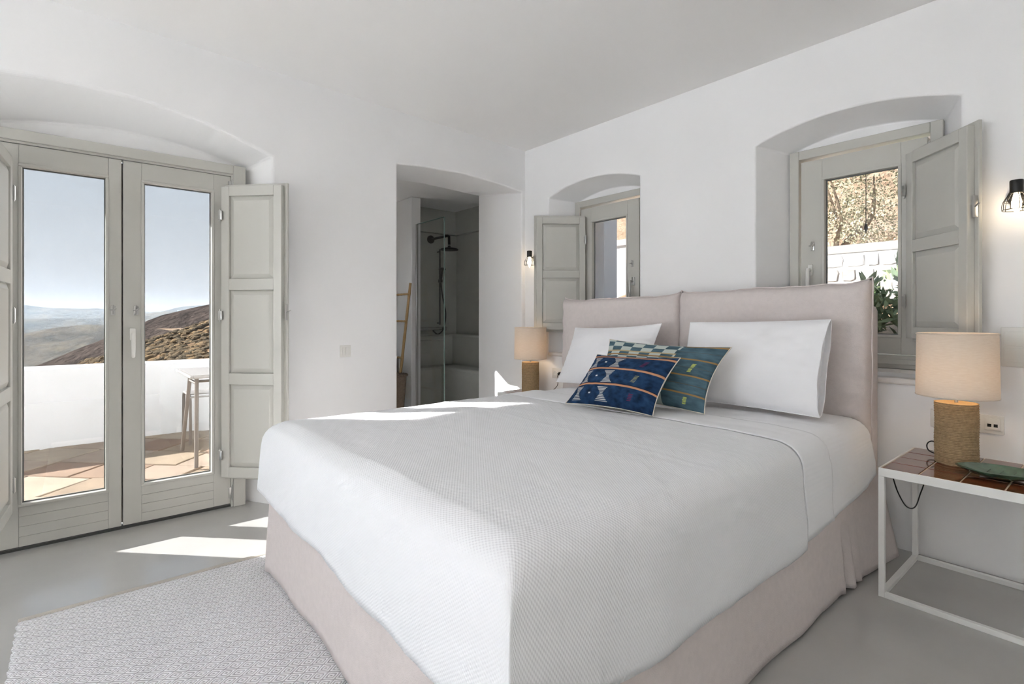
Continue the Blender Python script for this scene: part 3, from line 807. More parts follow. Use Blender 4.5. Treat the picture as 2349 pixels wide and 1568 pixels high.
def table_lamp(loc, label, cordpts):
    root = empty('table_lamp', loc); tag(root, label, 'lamp', 'rope-base bedside lamps')
    rb, hb_ = 0.077, 0.268
    MB().lathe([(rb - 0.006, 0.002), (rb - 0.006, hb_), (0.001, hb_ + 0.001)], 40).build('lamp_base', M_ladder, root, True)
    prof = []; n = 38
    for i in range(n):
        z = 0.002 + i * hb_ / n; dz = hb_ / n
        prof += [(rb - 0.0032, z), (rb - 0.0006, z + dz * .22), (rb, z + dz * .5), (rb - 0.0006, z + dz * .78)]
    prof = [(rb - 0.0032, 0.0)] + prof + [(rb - 0.0035, hb_), (rb - 0.012, hb_)]
    MB().lathe(prof, 56, fn=lambda r, z, a, j: r + 0.0009 * math.sin(a * 3 + z * 40) + 0.0008 * math.sin(a * 56 + j)).build('rope_wrap', M_rope, root, True)
    MB().tube([(0, 0, hb_), (0, 0, hb_ + 0.04)], 0.007, 10).lathe([(0.012, hb_ + 0.03), (0.015, hb_ + 0.04), (0.015, hb_ + 0.085), (0.011, hb_ + 0.09)], 16).build('stem', M_steel, root, True)
    rs, s0, s1 = 0.141, hb_ + 0.028, 0.576
    V = []; F = []; k = 64
    sh = MB()
    prof = [(rs + 0.003, s0), (rs + 0.001, (s0 + s1) / 2), (rs - 0.001, s1), (rs - 0.003, s1), (rs - 0.001, (s0 + s1) / 2), (rs + 0.001, s0)]
    for j, (r, z) in enumerate(prof):
        for i in range(k): V.append((r * math.cos(2 * math.pi * i / k), r * math.sin(2 * math.pi * i / k), z))
    m = len(prof)
    for j in range(m):
        for i in range(k): F.append((j * k + i, j * k + (i + 1) % k, ((j + 1) % m) * k + (i + 1) % k, ((j + 1) % m) * k + i))
    sho = sh.mesh(V, F).build('lamp_shade', M_shade, root, True)
    for z in (s0 + 0.003, s1 - 0.004):
        q = rs + 0.0022 - (0.002 if z > s0 + 0.1 else 0)
        MB().tube([(q * math.cos(2 * math.pi * i / 48), q * math.sin(2 * math.pi * i / 48), z) for i in range(49)], 0.0028, 6, False).build('shade_trim', M_shade, sho, True)
    b = MB()
    for a in (0, 120, 240): b.tube([(0.014 * math.cos(R(a)), 0.014 * math.sin(R(a)), s0 + 0.05), (rs * math.cos(R(a)), rs * math.sin(R(a)), s0 + 0.03)], 0.002, 6)
    b.build('shade_ring', M_steel, root, True)
    MB().lathe([(0.011, hb_ + 0.088), (0.014, hb_ + 0.10), (0.029, hb_ + 0.135), (0.030, hb_ + 0.15), (0.022, hb_ + 0.172), (0.001, hb_ + 0.181)], 20).build('bulb', M_bulb, root, True)
    MB().tube([tuple(q - w for q, w in zip(c, loc)) for c in cordpts], 0.0028, 6).build('power_cord', M_blackplastic, root, True)
    return root
def smoothpath(P, n=8):
    out_ = []
    P = [Vector(p) for p in P]
    for i in range(len(P) - 1):
        a, b_, c, d = P[max(i - 1, 0)], P[i], P[i + 1], P[min(i + 2, len(P) - 1)]
        for k in range(n):
            t = k / n
            out_.append(tuple(0.5 * ((2 * b_) + (c - a) * t + (2 * a - 5 * b_ + 4 * c - d) * t * t + (3 * b_ - a - 3 * c + d) * t ** 3)))
    return out_ + [tuple(P[-1])]
TZ = 0.5525
table_lamp((-0.503, 2.985, TZ), 'rope-wrapped lamp with linen shade on the brown tiled table',
           smoothpath([(-0.560, 3.035, TZ + 0.012), (-0.612, 3.06, TZ + 0.02), (-0.625, 3.075, TZ + 0.045), (-0.612, 3.10, TZ + 0.06), (-0.585, 3.15, TZ + 0.04), (-0.57, 3.215, TZ + 0.012),
                       (-0.58, 3.225, 0.47), (-0.64, 3.19, 0.43), (-0.664, 3.16, 0.35), (-0.664, 3.05, 0.30), (-0.668, 2.92, 0.33), (-0.672, 2.80, 0.42), (-0.672, 2.72, 0.508)]))
table_lamp((-3.440, 3.095, 0.530), 'rope-wrapped lamp with linen shade in the corner by the bathroom opening',
           smoothpath([(-3.38, 3.15, TZ - 0.01), (-3.30, 3.20, TZ - 0.01), (-3.235, 3.222, TZ + 0.04), (-3.225, 3.225, TZ + 0.10), (-3.222, 3.215, 0.690)]))

# leaf dish
def leaf_dish():
    n, m = 64, 12; V = []; F = []
    def outline(a):
        c, s_ = math.cos(a), math.sin(a)
        r = 1 + 0.16 * max(0, -c) ** 6 - 0.05 * math.cos(2 * a) + 0.02 * math.sin(9 * a)
        return 0.135 * c * r, 0.088 * s_ * (1 - 0.18 * c)
    for side in (1, 0):
        for j in range(m + 1):
            t = j / m
            for i in range(n):
                a = 2 * math.pi * i / n; x, y = outline(a); x, y = x * t, y * t
                z = 0.006 + 0.030 * t ** 2.4 - (0 if side else 0.006 * (1 - 0.6 * t ** 6))
                if side:
                    z += 0.0022 * math.exp(-(y / 0.004) ** 2) * (1 - t)
                    z += 0.0013 * math.cos((abs(y) * 1.0 - x * 0.8) * 2 * math.pi / 0.03) * t * (1 - t) * 2
                V.append((x, y, z))
    F = []
    for s0 in (0, 1):
        o_ = s0 * (m + 1) * n
        for j in range(m):
            for i in range(n):
                q = (o_ + j * n + i, o_ + j * n + (i + 1) % n, o_ + (j + 1) * n + (i + 1) % n, o_ + (j + 1) * n + i)
                F.append(q if s0 == 0 else q[::-1])
    for i in range(n):
        a, c = m * n + i, m * n + (i + 1) % n; F.append((a, c, c + (m + 1) * n, a + (m + 1) * n))
    ob = MB().mesh(V, F).build('leaf_dish', M_leaf, None, True); ob.location = (-0.330, 2.838, TZ + 0.0005); ob.rotation_euler = (0, 0, R(14))
    b = MB()
    b.tube([(-0.128, 0, 0.032), (-0.06, 0, 0.0135), (0, 0, 0.0085), (0.06, 0, 0.0125), (0.12, 0, 0.030)], 0.0016, 6)
    for k in (-0.07, -0.03, 0.01, 0.05):
        for s_ in (-1, 1): b.tube([(k, 0, 0.009), (k + 0.02, s_ * 0.03, 0.0115), (k + 0.035, s_ * 0.055, 0.020)], 0.0011, 5)
    b.build('veins', M_leaf, ob, True)
    tag(ob, 'green glazed leaf-shaped ceramic dish beside the lamp', 'dish')
leaf_dish()

# ================================================================== wall fittings
def sconce(x, y, label):
    root = empty('wall_sconce', (x, YB, 1.74)); tag(root, label, 'wall lamp', 'black cage wall lamps')
    yy = y - YB
    b = MB(); b.lathe([(0.042, 0.0), (0.042, 0.014), (0.038, 0.02), (0.001, 0.021)], 28)
    b.bm.transform(Matrix.Translation((0.0, 0, 0.0)) @ Matrix.Rotation(R(90), 4, 'X')); b.build('backplate', M_black, root, True)
    MB().tube([(0, -0.02, 0.0), (0, yy * 0.75, 0.005), (0, yy + 0.015, 0.03)], 0.006, 8).build('arm', M_black, root, True)
    MB().lathe([(0.001, 0.058), (0.022, 0.057), (0.0235, 0.054), (0.0235, 0.004), (0.021, 0.0), (0.001, 0.0)], 24, (0, yy, 0.004)).build('lamp_holder', M_black, root, True)
    b = MB()
    def rad(t): return 0.022 + 0.027 * math.sin(min(1, t * 1.25) * math.pi / 2) - 0.004 * max(0, t - 0.7)
    for k in range(10):
        a = 2 * math.pi * k / 10
        b.tube([(rad(t) * math.cos(a), yy + rad(t) * math.sin(a), 0.006 - 0.075 * t) for t in [i / 8 for i in range(9)]], 0.0014, 5)
    for t in (0.5, 1.0):
        b.tube([(rad(t) * math.cos(2 * math.pi * i / 32), yy + rad(t) * math.sin(2 * math.pi * i / 32), 0.006 - 0.075 * t) for i in range(33)], 0.0016 if t == 1 else 0.0012, 5, False)
    b.build('cage', M_black, root, True)
    MB().lathe([(0.010, 0.003), (0.012, -0.01), (0.0175, -0.035), (0.0165, -0.052), (0.008, -0.078), (0.001, -0.090)], 20, (0, yy, 0)).build('bulb', M_bulb, root, True)
    return root
sconce(-0.330, 3.175, 'black cage wall lamp on the wall above the rocker switches')
sconce(-3.542, 3.175, 'black cage wall lamp in the corner next to the bathroom opening')

def plate_on_back(name, x0, x1, z0, z1, label, cat):
    root = empty(name, ((x0 + x1) / 2, YB, (z0 + z1) / 2)); tag(root, label, cat)
    w, h = (x1 - x0) / 2, (z1 - z0) / 2
    box('cover_plate', (-w, -0.010, -h), (w, 0.0, h), M_plastic, root, 0.004, True); return root, w, h
r_, w, h = plate_on_back('rocker_switch', -0.392, -0.230, 0.972, 1.152, 'white double rocker switch plate on the wall above the near lamp table', 'switch')
for z in (0.004, -0.070): box('rocker', (-w + 0.012, -0.015, z), (w - 0.012, -0.008, z + 0.066), M_plastic, r_, 0.003, True)
r_, w, h = plate_on_back('data_socket', -0.535, -0.380, 0.655, 0.742, 'white data socket plate with two black ports behind the near lamp', 'socket')
box('socket_insert', (0.010, -0.0135, -0.026), (0.066, -0.008, 0.030), M_plastic, r_, 0.002, True)
for x in (0.020, 0.042): box('port', (x, -0.0142, -0.010), (x + 0.014, -0.0130, 0.004), M_ports, r_)
box('socket_insert', (-0.066, -0.0135, -0.026), (-0.010, -0.008, 0.030), M_plastic, r_, 0.002, True)
r_, w, h = plate_on_back('power_socket', -0.650, -0.555, 0.655, 0.742, 'white blank socket plate tucked behind the near rope lamp', 'socket')
box('socket_insert', (-0.028, -0.0135, -0.028), (0.028, -0.008, 0.028), M_plastic, r_, 0.002, True)
r_, w, h = plate_on_back('power_socket', -3.335, -3.180, 0.655, 0.745, 'white double power socket with a black plug by the far lamp', 'socket')
for x in (-0.035, 0.035):
    b = MB(); b.lathe([(0.021, 0.0), (0.021, 0.006), (0.017, 0.006), (0.0165, 0.0012), (0.001, 0.001)], 24)
    b.bm.transform(Matrix.Translation((x, -0.009, 0)) @ Matrix.Rotation(R(90), 4, 'X')); b.build('socket_insert', M_plastic, r_, True)
b = MB(); b.lathe([(0.016, 0.0), (0.016, 0.022), (0.009, 0.034), (0.001, 0.035)], 20)
b.bm.transform(Matrix.Translation((0.035, -0.012, 0)) @ Matrix.Rotation(R(90), 4, 'X')); b.build('plug', M_blackplastic, r_, True)
# light switch on the left wall between door and bathroom opening
yk = 1.455
sw = empty('light_switch', (xa(yk), yk, 0.958), -math.atan(-0.0765)); sw.rotation_euler = (0, 0, math.atan(0.0765)); tag(sw, 'white double light switch between terrace door and bathroom opening', 'switch')
box('cover_plate', (0, -0.041, -0.041), (0.010, 0.041, 0.041), M_plastic, sw, 0.004, True)
for y in (-0.027, 0.0008): box('rocker', (0.008, y, -0.028), (0.0145, y + 0.0262, 0.028), M_plastic, sw, 0.002, True)

# ================================================================== rug
rug = empty('rug', (-1.83, 0.42, 0)); tag(rug, 'grey and white flat-woven rug with diamond pattern under the bed foot', 'rug')
nx, ny = 100, 62; V = []; F = []
for j in range(ny + 1):
    for i in range(nx + 1):
        x = -0.965 + 1.95 * i / nx; y = -0.595 + 1.20 * j / ny
        if j == 0: y += 0.004 * math.sin(i * 2.2)
        V.append((x, y, 0.009 + 0.0012 * fbm((x, y, 0), 3)))
for j in range(ny):
    for i in range(nx): a = j * (nx + 1) + i; F.append((a, a + 1, a + nx + 2, a + nx + 1))
o = pydata('woven_field', V, F, M_rug, rug, True); md = o.modifiers.new('thick', 'SOLIDIFY'); md.thickness = 0.008; md.offset = -1
MB().box((-0.990, -0.595, 0.001), (-0.960, 0.605, 0.011), 0.003).build('hem', M_rughem, rug, True)
o = MB().box((0.98, -0.595, 0.001), (1.01, 0.605, 0.011), 0.003).build('hem', M_rughem, rug, True)

# ================================================================== bathroom things
sc = empty('shower_screen', (-4.92, 2.955, 0)); tag(sc, 'clear frameless glass shower screen in the bathroom', 'shower screen')
box('glass_pane', (-0.285, -0.005, 0.03), (0.290, 0.005, 2.243), M_shower_glass, sc)
box('wall_profile', (-0.300, -0.012, 0.0), (-0.272, 0.012, 2.245), M_steel, sc, 0.002)
b = MB(); b.box((0.286, -0.006, 0.03), (0.291, 0.006, 2.243)); b.box((-0.285, -0.006, 2.241), (0.291, 0.006, 2.246))
M_edge = mat('glass_edge', srgb(120, 142, 136), 0.2); b.build('glass_edge', M_edge, sc)
box('floor_profile', (-0.285, -0.012, 0.0), (0.290, 0.012, 0.035), M_steel, sc, 0.002)
# shower set on the far cement wall
sy = 3.42
ss = empty('shower_set', (BX, sy, 1.0)); tag(ss, 'black shower set with rain head, hand shower and thermostatic mixer', 'shower')
b = MB(); b.lathe([(0.05, 0), (0.05, 0.012), (0.04, 0.018), (0.001, 0.019)], 24); b.bm.transform(Matrix.Translation((0, 0.0, 1.17)) @ Matrix.Rotation(R(90), 4, 'Y')); b.build('flange', M_black, ss, True)
MB().tube([(0.015, 0, 1.17), (0.40, 0.0, 1.17), (0.425, 0.0, 1.16), (0.43, 0.0, 1.06)], 0.015, 10).build('arm', M_black, ss, True)
MB().lathe([(0.012, 0.05), (0.02, 0.03), (0.10, 0.012), (0.11, 0.0), (0.105, -0.006), (0.001, -0.006)], 32, (0.43, 0.0, 1.0)).build('rain_head', M_black, ss, True)
MB().tube([(0.06, 0.10, 0.10), (0.06, 0.10, 1.05)], 0.010, 8).tube([(0.0, 0.10, 0.12), (0.06, 0.10, 0.12)], 0.008, 8).tube([(0.0, 0.10, 1.02), (0.06, 0.10, 1.02)], 0.008, 8).build('riser_rail', M_black, ss, True)
b = MB(); b.tube([(0.08, 0.10, 0.66), (0.13, 0.08, 0.70), (0.16, 0.07, 0.78)], 0.012, 8)
b.lathe([(0.015, 0.02), (0.045, 0.005), (0.045, -0.008), (0.001, -0.01)], 20, (0.165, 0.068, 0.79)); b.box((0.04, 0.085, 0.63), (0.10, 0.115, 0.67), 0.005); b.build('hand_shower', M_black, ss, True)
MB().tube(smoothpath([(0.08, 0.10, 0.65), (0.09, 0.12, 0.45), (0.10, 0.16, 0.25), (0.09, 0.14, 0.06), (0.08, 0.06, -0.02), (0.05, 0.0, 0.03)]), 0.008, 8).build('hose', M_black, ss, True)
b = MB(); b.tube([(0.06, -0.18, 0.05), (0.06, 0.14, 0.05)], 0.022, 12); b.tube([(0.0, -0.08, 0.05), (0.06, -0.08, 0.05)], 0.014, 8); b.tube([(0.0, 0.06, 0.05), (0.06, 0.06, 0.05)], 0.014, 8)
b.tube([(0.06, -0.24, 0.05), (0.06, -0.18, 0.05)], 0.028, 12); b.tube([(0.06, 0.14, 0.05), (0.06, 0.19, 0.05)], 0.028, 12); b.build('mixer', M_silver, ss, True)
# soap shelf
sf = empty('soap_shelf', (BX + 0.02, sy - 0.05, 1.0)); tag(sf, 'small chrome wire shelf under the shower mixer', 'shelf')
b = MB(); 
for z in (-0.09, -0.03): b.tube([(0, -0.18, z), (0.10, -0.18, z), (0.12, -0.15, z), (0.12, 0.15, z), (0.10, 0.18, z), (0, 0.18, z)], 0.004, 6)
for i in range(9): b.tube([(0, -0.16 + i * 0.04, -0.09), (0.12, -0.16 + i * 0.04, -0.09)], 0.003, 5)
b.build('wire_basket', M_silver, sf, True)
# bamboo ladder leaning on the stub wall
ld = empty('towel_ladder', (-5.3, 2.62, 0)); tag(ld, 'bamboo towel ladder leaning on the white bathroom stub wall', 'ladder')
def pole(b, a, c, r=0.016):
    a, c = Vector(a), Vector(c); n = 26; P = []; Rr = []
    for i in range(n + 1):
        t = i / n; P.append(a.lerp(c, t)); Rr.append(r * (1.16 if i % 4 == 0 else 1.0) * (1 - 0.12 * t))
    b.tube(P, Rr, 10)
for x, tp in ((0.10, 0.13), (-0.28, -0.25)):
    b = MB(); pole(b, (x, 0.06, 0.005), (tp, 0.235, 1.575)); b.build('pole', M_ladder, ld, True)
for z in (0.35, 0.75, 1.15, 1.45):
    t = z / 1.575; b = MB(); pole(b, (-0.315 + 0.03 * t, 0.035 + 0.175 * t, z), (0.145 + 0.03 * t, 0.035 + 0.175 * t, z), 0.012); b.build('rung', M_ladder, ld, True)
def towel(x0, x1, yb, zr, drop, label):
    V = []; F = []; nx, ny = 14, 30
    for j in range(ny + 1):
        s_ = (j / ny) * 2 - 1
        for i in range(nx + 1):
            x = x0 + (x1 - x0) * i / nx
            z = zr + 0.016 - abs(s_) * drop if abs(s_) > 0.06 else zr + 0.016
            y = yb + (0.022 if s_ > 0 else -0.022) * min(1, abs(s_) / 0.08) * (1 if abs(s_) < 0.2 else 1.1) + 0.004 * fbm((x * 8, z * 3, s_), 1)
            V.append((x, y, z))
    for j in range(ny):
        for i in range(nx): a = j * (nx + 1) + i; F.append((a, a + 1, a + nx + 2, a + nx + 1))
    o = pydata('towel', V, F, M_towel, None, True); md = o.modifiers.new('thick', 'SOLIDIFY'); md.thickness = 0.010; md.offset = 0
    tag(o, label, 'towel')
towel(-5.52, -5.24, 2.62 + 0.035 + 0.175 * 0.75 / 1.575, 0.75, 0.33, 'white towel hanging over a rung of the bamboo ladder')
# wicker hamper
hp = empty('laundry_basket', (-5.02, 2.55, 0)); tag(hp, 'grey wicker laundry basket with flared rim on the bathroom floor', 'basket')
prof = [(0.105, 0.0)] + [(0.108 + 0.045 * (i / 40), 0.005 + 0.575 * i / 40) for i in range(41)]
b = MB(); b.lathe(prof + [(0.145, 0.58), (0.10, 0.03), (0.001, 0.03)], 72, fn=lambda r, z, a, j: r + (0.0045 * math.sin(a * 18) * (1 if j % 2 else -1) if r > 0.104 and z > 0.004 and z < 0.579 else 0))
b.build('woven_body', M_wicker, hp, True)
b = MB()
for q in range(2):
    b.tube([((0.157 + 0.006 * math.sin(i * 0.9 + q * 3)) * math.cos(2 * math.pi * i / 90), (0.157 + 0.006 * math.sin(i * 0.9 + q * 3)) * math.sin(2 * math.pi * i / 90), 0.585 + 0.006 * math.cos(i * 0.9 + q * 3)) for i in range(91)], 0.009, 6, False)
b.build('rim', M_wicker, hp, True)

# ================================================================== terrace
TZ0 = -0.05
PX = -6.63
o = box('floor_terrace', (-7.0, -9.0, -0.40), (-3.80, 1.45, TZ0 - 0.016), M_mortar); tag(o, 'mortar bed of the stone-paved terrace', kind='structure'); terr = o
def clip(poly, f):
    res = []
    for i in range(len(poly)):
        a, c = poly[i], poly[(i + 1) % len(poly)]; fa, fc = f(a), f(c)
        if fa >= 0: res.append(a)
        if fa * fc < 0: t = fa / (fa - fc); res.append((a[0] + (c[0] - a[0]) * t, a[1] + (c[1] - a[1]) * t))
    return res
rnd = random.Random(3)
ca, sa = math.cos(R(45)), math.sin(R(45))
row = -4.6; k = 0
while row < 2.6:
    hgt = rnd.choice((0.30, 0.38, 0.44)); u = -7.5 + rnd.uniform(0, 0.4)
    while u < -0.6:
        wd = rnd.uniform(0.34, 0.66); g = 0.007
        j = lambda: rnd.uniform(-0.012, 0.012)
        q = [(u + g + j(), row + g + j()), (u + wd - g + j(), row + g + j()), (u + wd - g + j(), row + hgt - g + j()), (u + g + j(), row + hgt - g + j())]
        P = [(a * ca - c * sa - 2.2, a * sa + c * ca + 1.6) for a, c in q]
        for f in (lambda p: p[0] - PX - 0.006, lambda p: -3.80 - p[0], lambda p: p[1] + 2.2, lambda p: 1.43 - p[1]):
            P = clip(P, f)
            if len(P) < 3: break
        if len(P) >= 3:
            ar = abs(sum(P[i][0] * P[(i + 1) % len(P)][1] - P[(i + 1) % len(P)][0] * P[i][1] for i in range(len(P)))) / 2
            if ar > 0.012:
                cx = sum(p[0] for p in P) / len(P); cy = sum(p[1] for p in P) / len(P); n = len(P); zt = TZ0 + rnd.uniform(-0.003, 0.003)
                V = [(p[0], p[1], TZ0 - 0.018) for p in P] + [(p[0], p[1], zt - 0.005) for p in P] + [(p[0] + (cx - p[0]) * 0.03, p[1] + (cy - p[1]) * 0.03, zt) for p in P]
                F = [tuple(2 * n + i for i in range(n))] + [(a * n + i, a * n + (i + 1) % n, (a + 1) * n + (i + 1) % n, (a + 1) * n + i) for a in (0, 1) for i in range(n)]
                po = MB().mesh(V, F).build('paver', M_pavers[rnd.randrange(5)], terr); k += 1
        u += wd
    row += hgt
o = MB().box((PX - 0.28, -9.0, -0.5), (PX, 5.0, 0.715), 0.02).build('wall_terrace', M_ext); tag(o, 'low whitewashed terrace parapet wall', kind='structure')
o = MB().box((-4.83, -3.0, 2.60), (-3.77, 1.44, 2.76), 0.01).build('trim_3', M_ext); tag(o, 'whitewashed concrete canopy slab over the terrace door', kind='structure')
o = box('floor_yard', (-3.80, -16.0, -0.40), (16.0, -4.82, TZ0), M_ext); tag(o, 'unseen yard behind the viewer, whitened to bounce sunlight indoors', kind='structure')  # out of view, made white so sunlight bounces up to the ceiling
o = box('floor_yard', (XR + 0.3, -4.82, -0.40), (16.0, 3.2, TZ0), M_ext); tag(o, 'paved yard at the side of the house', kind='structure')

# bistro table and stools
bt = empty('bistro_table', (-5.295, 1.03, TZ0)); tag(bt, 'light taupe slatted metal table on the terrace', 'table')
H = 0.77
b = MB(); b.box((-0.405, -0.325, H - 0.026), (0.405, -0.300, H - 0.004), 0.008); b.box((-0.405, 0.300, H - 0.026), (0.405, 0.325, H - 0.004), 0.008)
b.box((-0.405, -0.300, H - 0.026), (-0.380, 0.300, H - 0.004), 0.008); b.box((0.380, -0.300, H - 0.026), (0.405, 0.300, H - 0.004), 0.008); b.build('rim', M_garden_top, bt)
for i in range(6):
    x = -0.380 + i * 0.1267; box('slat', (x + 0.003, -0.300, H - 0.012), (x + 0.1237, 0.300, H), M_garden_top, bt, 0.002)
for sx in (-1, 1):
    for syy in (-1, 1):
        MB().tube([(sx * 0.16, syy * 0.24, H - 0.03), (sx * 0.365, syy * 0.275, 0.012)], 0.016, 10).build('leg', M_garden, bt, True)
b = MB()
for syy in (-1, 1): b.tube([(-0.19, syy * 0.242, H - 0.09), (0.19, syy * 0.242, H - 0.09)], 0.012, 8)
b.tube([(0, -0.242, H - 0.09), (0, 0.242, H - 0.09)], 0.012, 8); b.build('brace', M_garden, bt, True)
def stool(loc, label):
    st = empty('stool', loc); tag(st, label, 'stool', 'slatted metal stools on the terrace')
    h = 0.50; w = 0.20
    for sy_ in (-1, 1):
        y = sy_ * 0.185
        P = smoothpath([(-w - 0.02, y, 0.012), (-w, y, 0.36), (-w + 0.008, y, h - 0.06), (-w + 0.05, y, h - 0.022), (0, y, h - 0.018), (w - 0.05, y, h - 0.022), (w - 0.008, y, h - 0.06), (w, y, 0.36), (w + 0.02, y, 0.012)], 5)
        MB().tube(P, 0.0135, 8).build('leg', M_garden, st, True)
    for i in range(7):
        x = -0.175 + i * 0.0585; z = h - 0.004 - 0.030 * (abs(x) / 0.18) ** 6
        box('slat', (x - 0.026, -0.195, z - 0.012), (x + 0.026, 0.195, z), M_garden_top, st, 0.005)
    return st
stool((-6.08, 1.035, TZ0), 'taupe slatted metal stool between the terrace table and the parapet')
stool((-4.60, 1.035, TZ0), 'taupe slatted metal stool on the house side of the terrace table')

# ================================================================== landscape
def ground(name, xs, ys, fn, material, label, smooth=True):
    V = [(x, y, fn(x, y)) for y in ys for x in xs]; n = len(xs); F = []
    for j in range(len(ys) - 1):
        for i in range(n - 1): a = j * n + i; F.append((a, a + 1, a + n + 1, a + n))
    o = pydata(name, V, F, material, None, smooth); tag(o, label, kind='structure'); return o
def terrain_mat(name, cols, scale, bump=0.8, bscale=3.0, dist=0.2):
    m = bpy.data.materials.new(name); m.use_nodes = True
    n = m.node_tree.nodes; l = m.node_tree.links; p = n['Principled BSDF']; p.inputs['Roughness'].default_value = 1.0; p.inputs['Specular IOR Level'].default_value = 0.0
    tc = n.new('ShaderNodeTexCoord'); t = n.new('ShaderNodeTexNoise'); t.inputs['Scale'].default_value = scale; t.inputs['Detail'].default_value = 9; t.inputs['Roughness'].default_value = 0.68
    l.new(tc.outputs['Object'], t.inputs['Vector'])
    r = n.new('ShaderNodeValToRGB'); el = r.color_ramp.elements
    el[0].position = 0.34; el[0].color = cols[0]; el[1].position = 0.66; el[1].color = cols[-1]
    for i, c in enumerate(cols[1:-1]): q = el.new(0.34 + 0.32 * (i + 1) / (len(cols) - 1)); q.color = c
    l.new(t.outputs['Fac'], r.inputs[0]); l.new(r.outputs[0], p.inputs['Base Color'])
    t2 = n.new('ShaderNodeTexNoise'); t2.inputs['Scale'].default_value = bscale; t2.inputs['Detail'].default_value = 8; l.new(tc.outputs['Object'], t2.inputs['Vector'])
    b = n.new('ShaderNodeBump'); b.inputs['Strength'].default_value = bump; b.inputs['Distance'].default_value = dist
    l.new(t2.outputs['Fac'], b.inputs['Height']); l.new(b.outputs[0], p.inputs['Normal']); return m
M_scrub = terrain_mat('dry_scrub_ground', [srgb(92, 78, 64), srgb(122, 100, 80), srgb(148, 122, 94), srgb(172, 146, 112)], 2.4, dist=0.3, bscale=4)
M_dark = terrain_mat('dark_scrub_slope', [srgb(52, 48, 46), srgb(74, 66, 62), srgb(92, 82, 76)], 0.5, dist=0.5, bscale=1.6)
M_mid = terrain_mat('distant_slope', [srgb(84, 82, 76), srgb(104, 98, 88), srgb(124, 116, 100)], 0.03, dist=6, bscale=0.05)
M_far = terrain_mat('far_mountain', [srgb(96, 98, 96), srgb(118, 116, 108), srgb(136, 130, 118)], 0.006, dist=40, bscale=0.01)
M_pale = terrain_mat('pale_dry_hill', [srgb(128, 102, 82), srgb(154, 132, 110), srgb(168, 148, 128), srgb(142, 110, 84)], 1.1, dist=0.2, bscale=5)
def frange(a, c, n): return [a + (c - a) * i / n for i in range(n + 1)]
def h_near(x, y):
    z = -0.12 + 0.36 * (y - 2.4) + 0.012 * (x + 30)
    if x < -32: z -= 0.10 * (-32 - x) ** 1.3
    if y < -3: z = min(z, -2 + 0.3 * (y + 3))
    return z + 0.28 * fbm((x, y, 0), 0.16, 2) + 0.12 * fbm((x, y, 0), 0.6, 5)
ground('hillside_near', frange(-46, -7.2, 110), frange(-14, 8.6, 70), h_near, M_scrub, 'dry brown scrub hillside just beyond the parapet')
def h_dark(x, y):
    z = 0.29 + (0.345 if y > 5.5 else 0.46) * (y - 5.5)
    z -= 0.16 * abs(x + 72) ** 1.1
    return z + 0.5 * fbm((x, y, 0), 0.08, 7) + 0.12 * fbm((x, y, 0), 0.5, 1)
ground('hillside_dark', frange(-110, -48, 70), frange(-40, 50, 100), h_dark, M_dark, 'dark sloping ridge behind the brown hillside')
def ridge(pts, px):
    for a, c in zip(pts, pts[1:]):
        if a[0] <= px <= c[0]: return a[1] + (c[1] - a[1]) * (px - a[0]) / (c[0] - a[0])
    return pts[0][1] if px < pts[0][0] else pts[-1][1]
def pxof(x, y):
    d = -0.7666 * x + 0.6421 * y; return 1174.5 + 1194 * (0.6421 * x + 0.7666 * y) / d, d
def make_ridge(pts, X, depth, base):
    def fn(x, y):
        px, d = pxof(x, y); yy = ridge(pts, px); top = 1.2 + (726 - yy) / 1194 * d
        t = min(1, abs(x - X) / depth)
        return base + (top - base) * (1 - t) ** 0.9 + depth * 0.012 * fbm((x / depth * 6, y / depth * 6, 0), 1.0, X)
    return fn
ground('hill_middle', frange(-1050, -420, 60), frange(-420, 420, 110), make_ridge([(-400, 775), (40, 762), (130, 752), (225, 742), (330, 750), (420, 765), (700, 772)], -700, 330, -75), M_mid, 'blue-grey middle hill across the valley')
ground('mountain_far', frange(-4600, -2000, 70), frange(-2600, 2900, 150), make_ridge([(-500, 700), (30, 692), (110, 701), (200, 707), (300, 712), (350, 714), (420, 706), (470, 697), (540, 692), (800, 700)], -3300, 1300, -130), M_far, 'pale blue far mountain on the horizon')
o = ground('valley_floor', frange(-5200, -60, 30), frange(-4000, 4000, 30), lambda x, y: -95 + 6 * fbm((x, y, 0), 0.002, 1), M_mid, 'hazy valley floor far below the terrace')
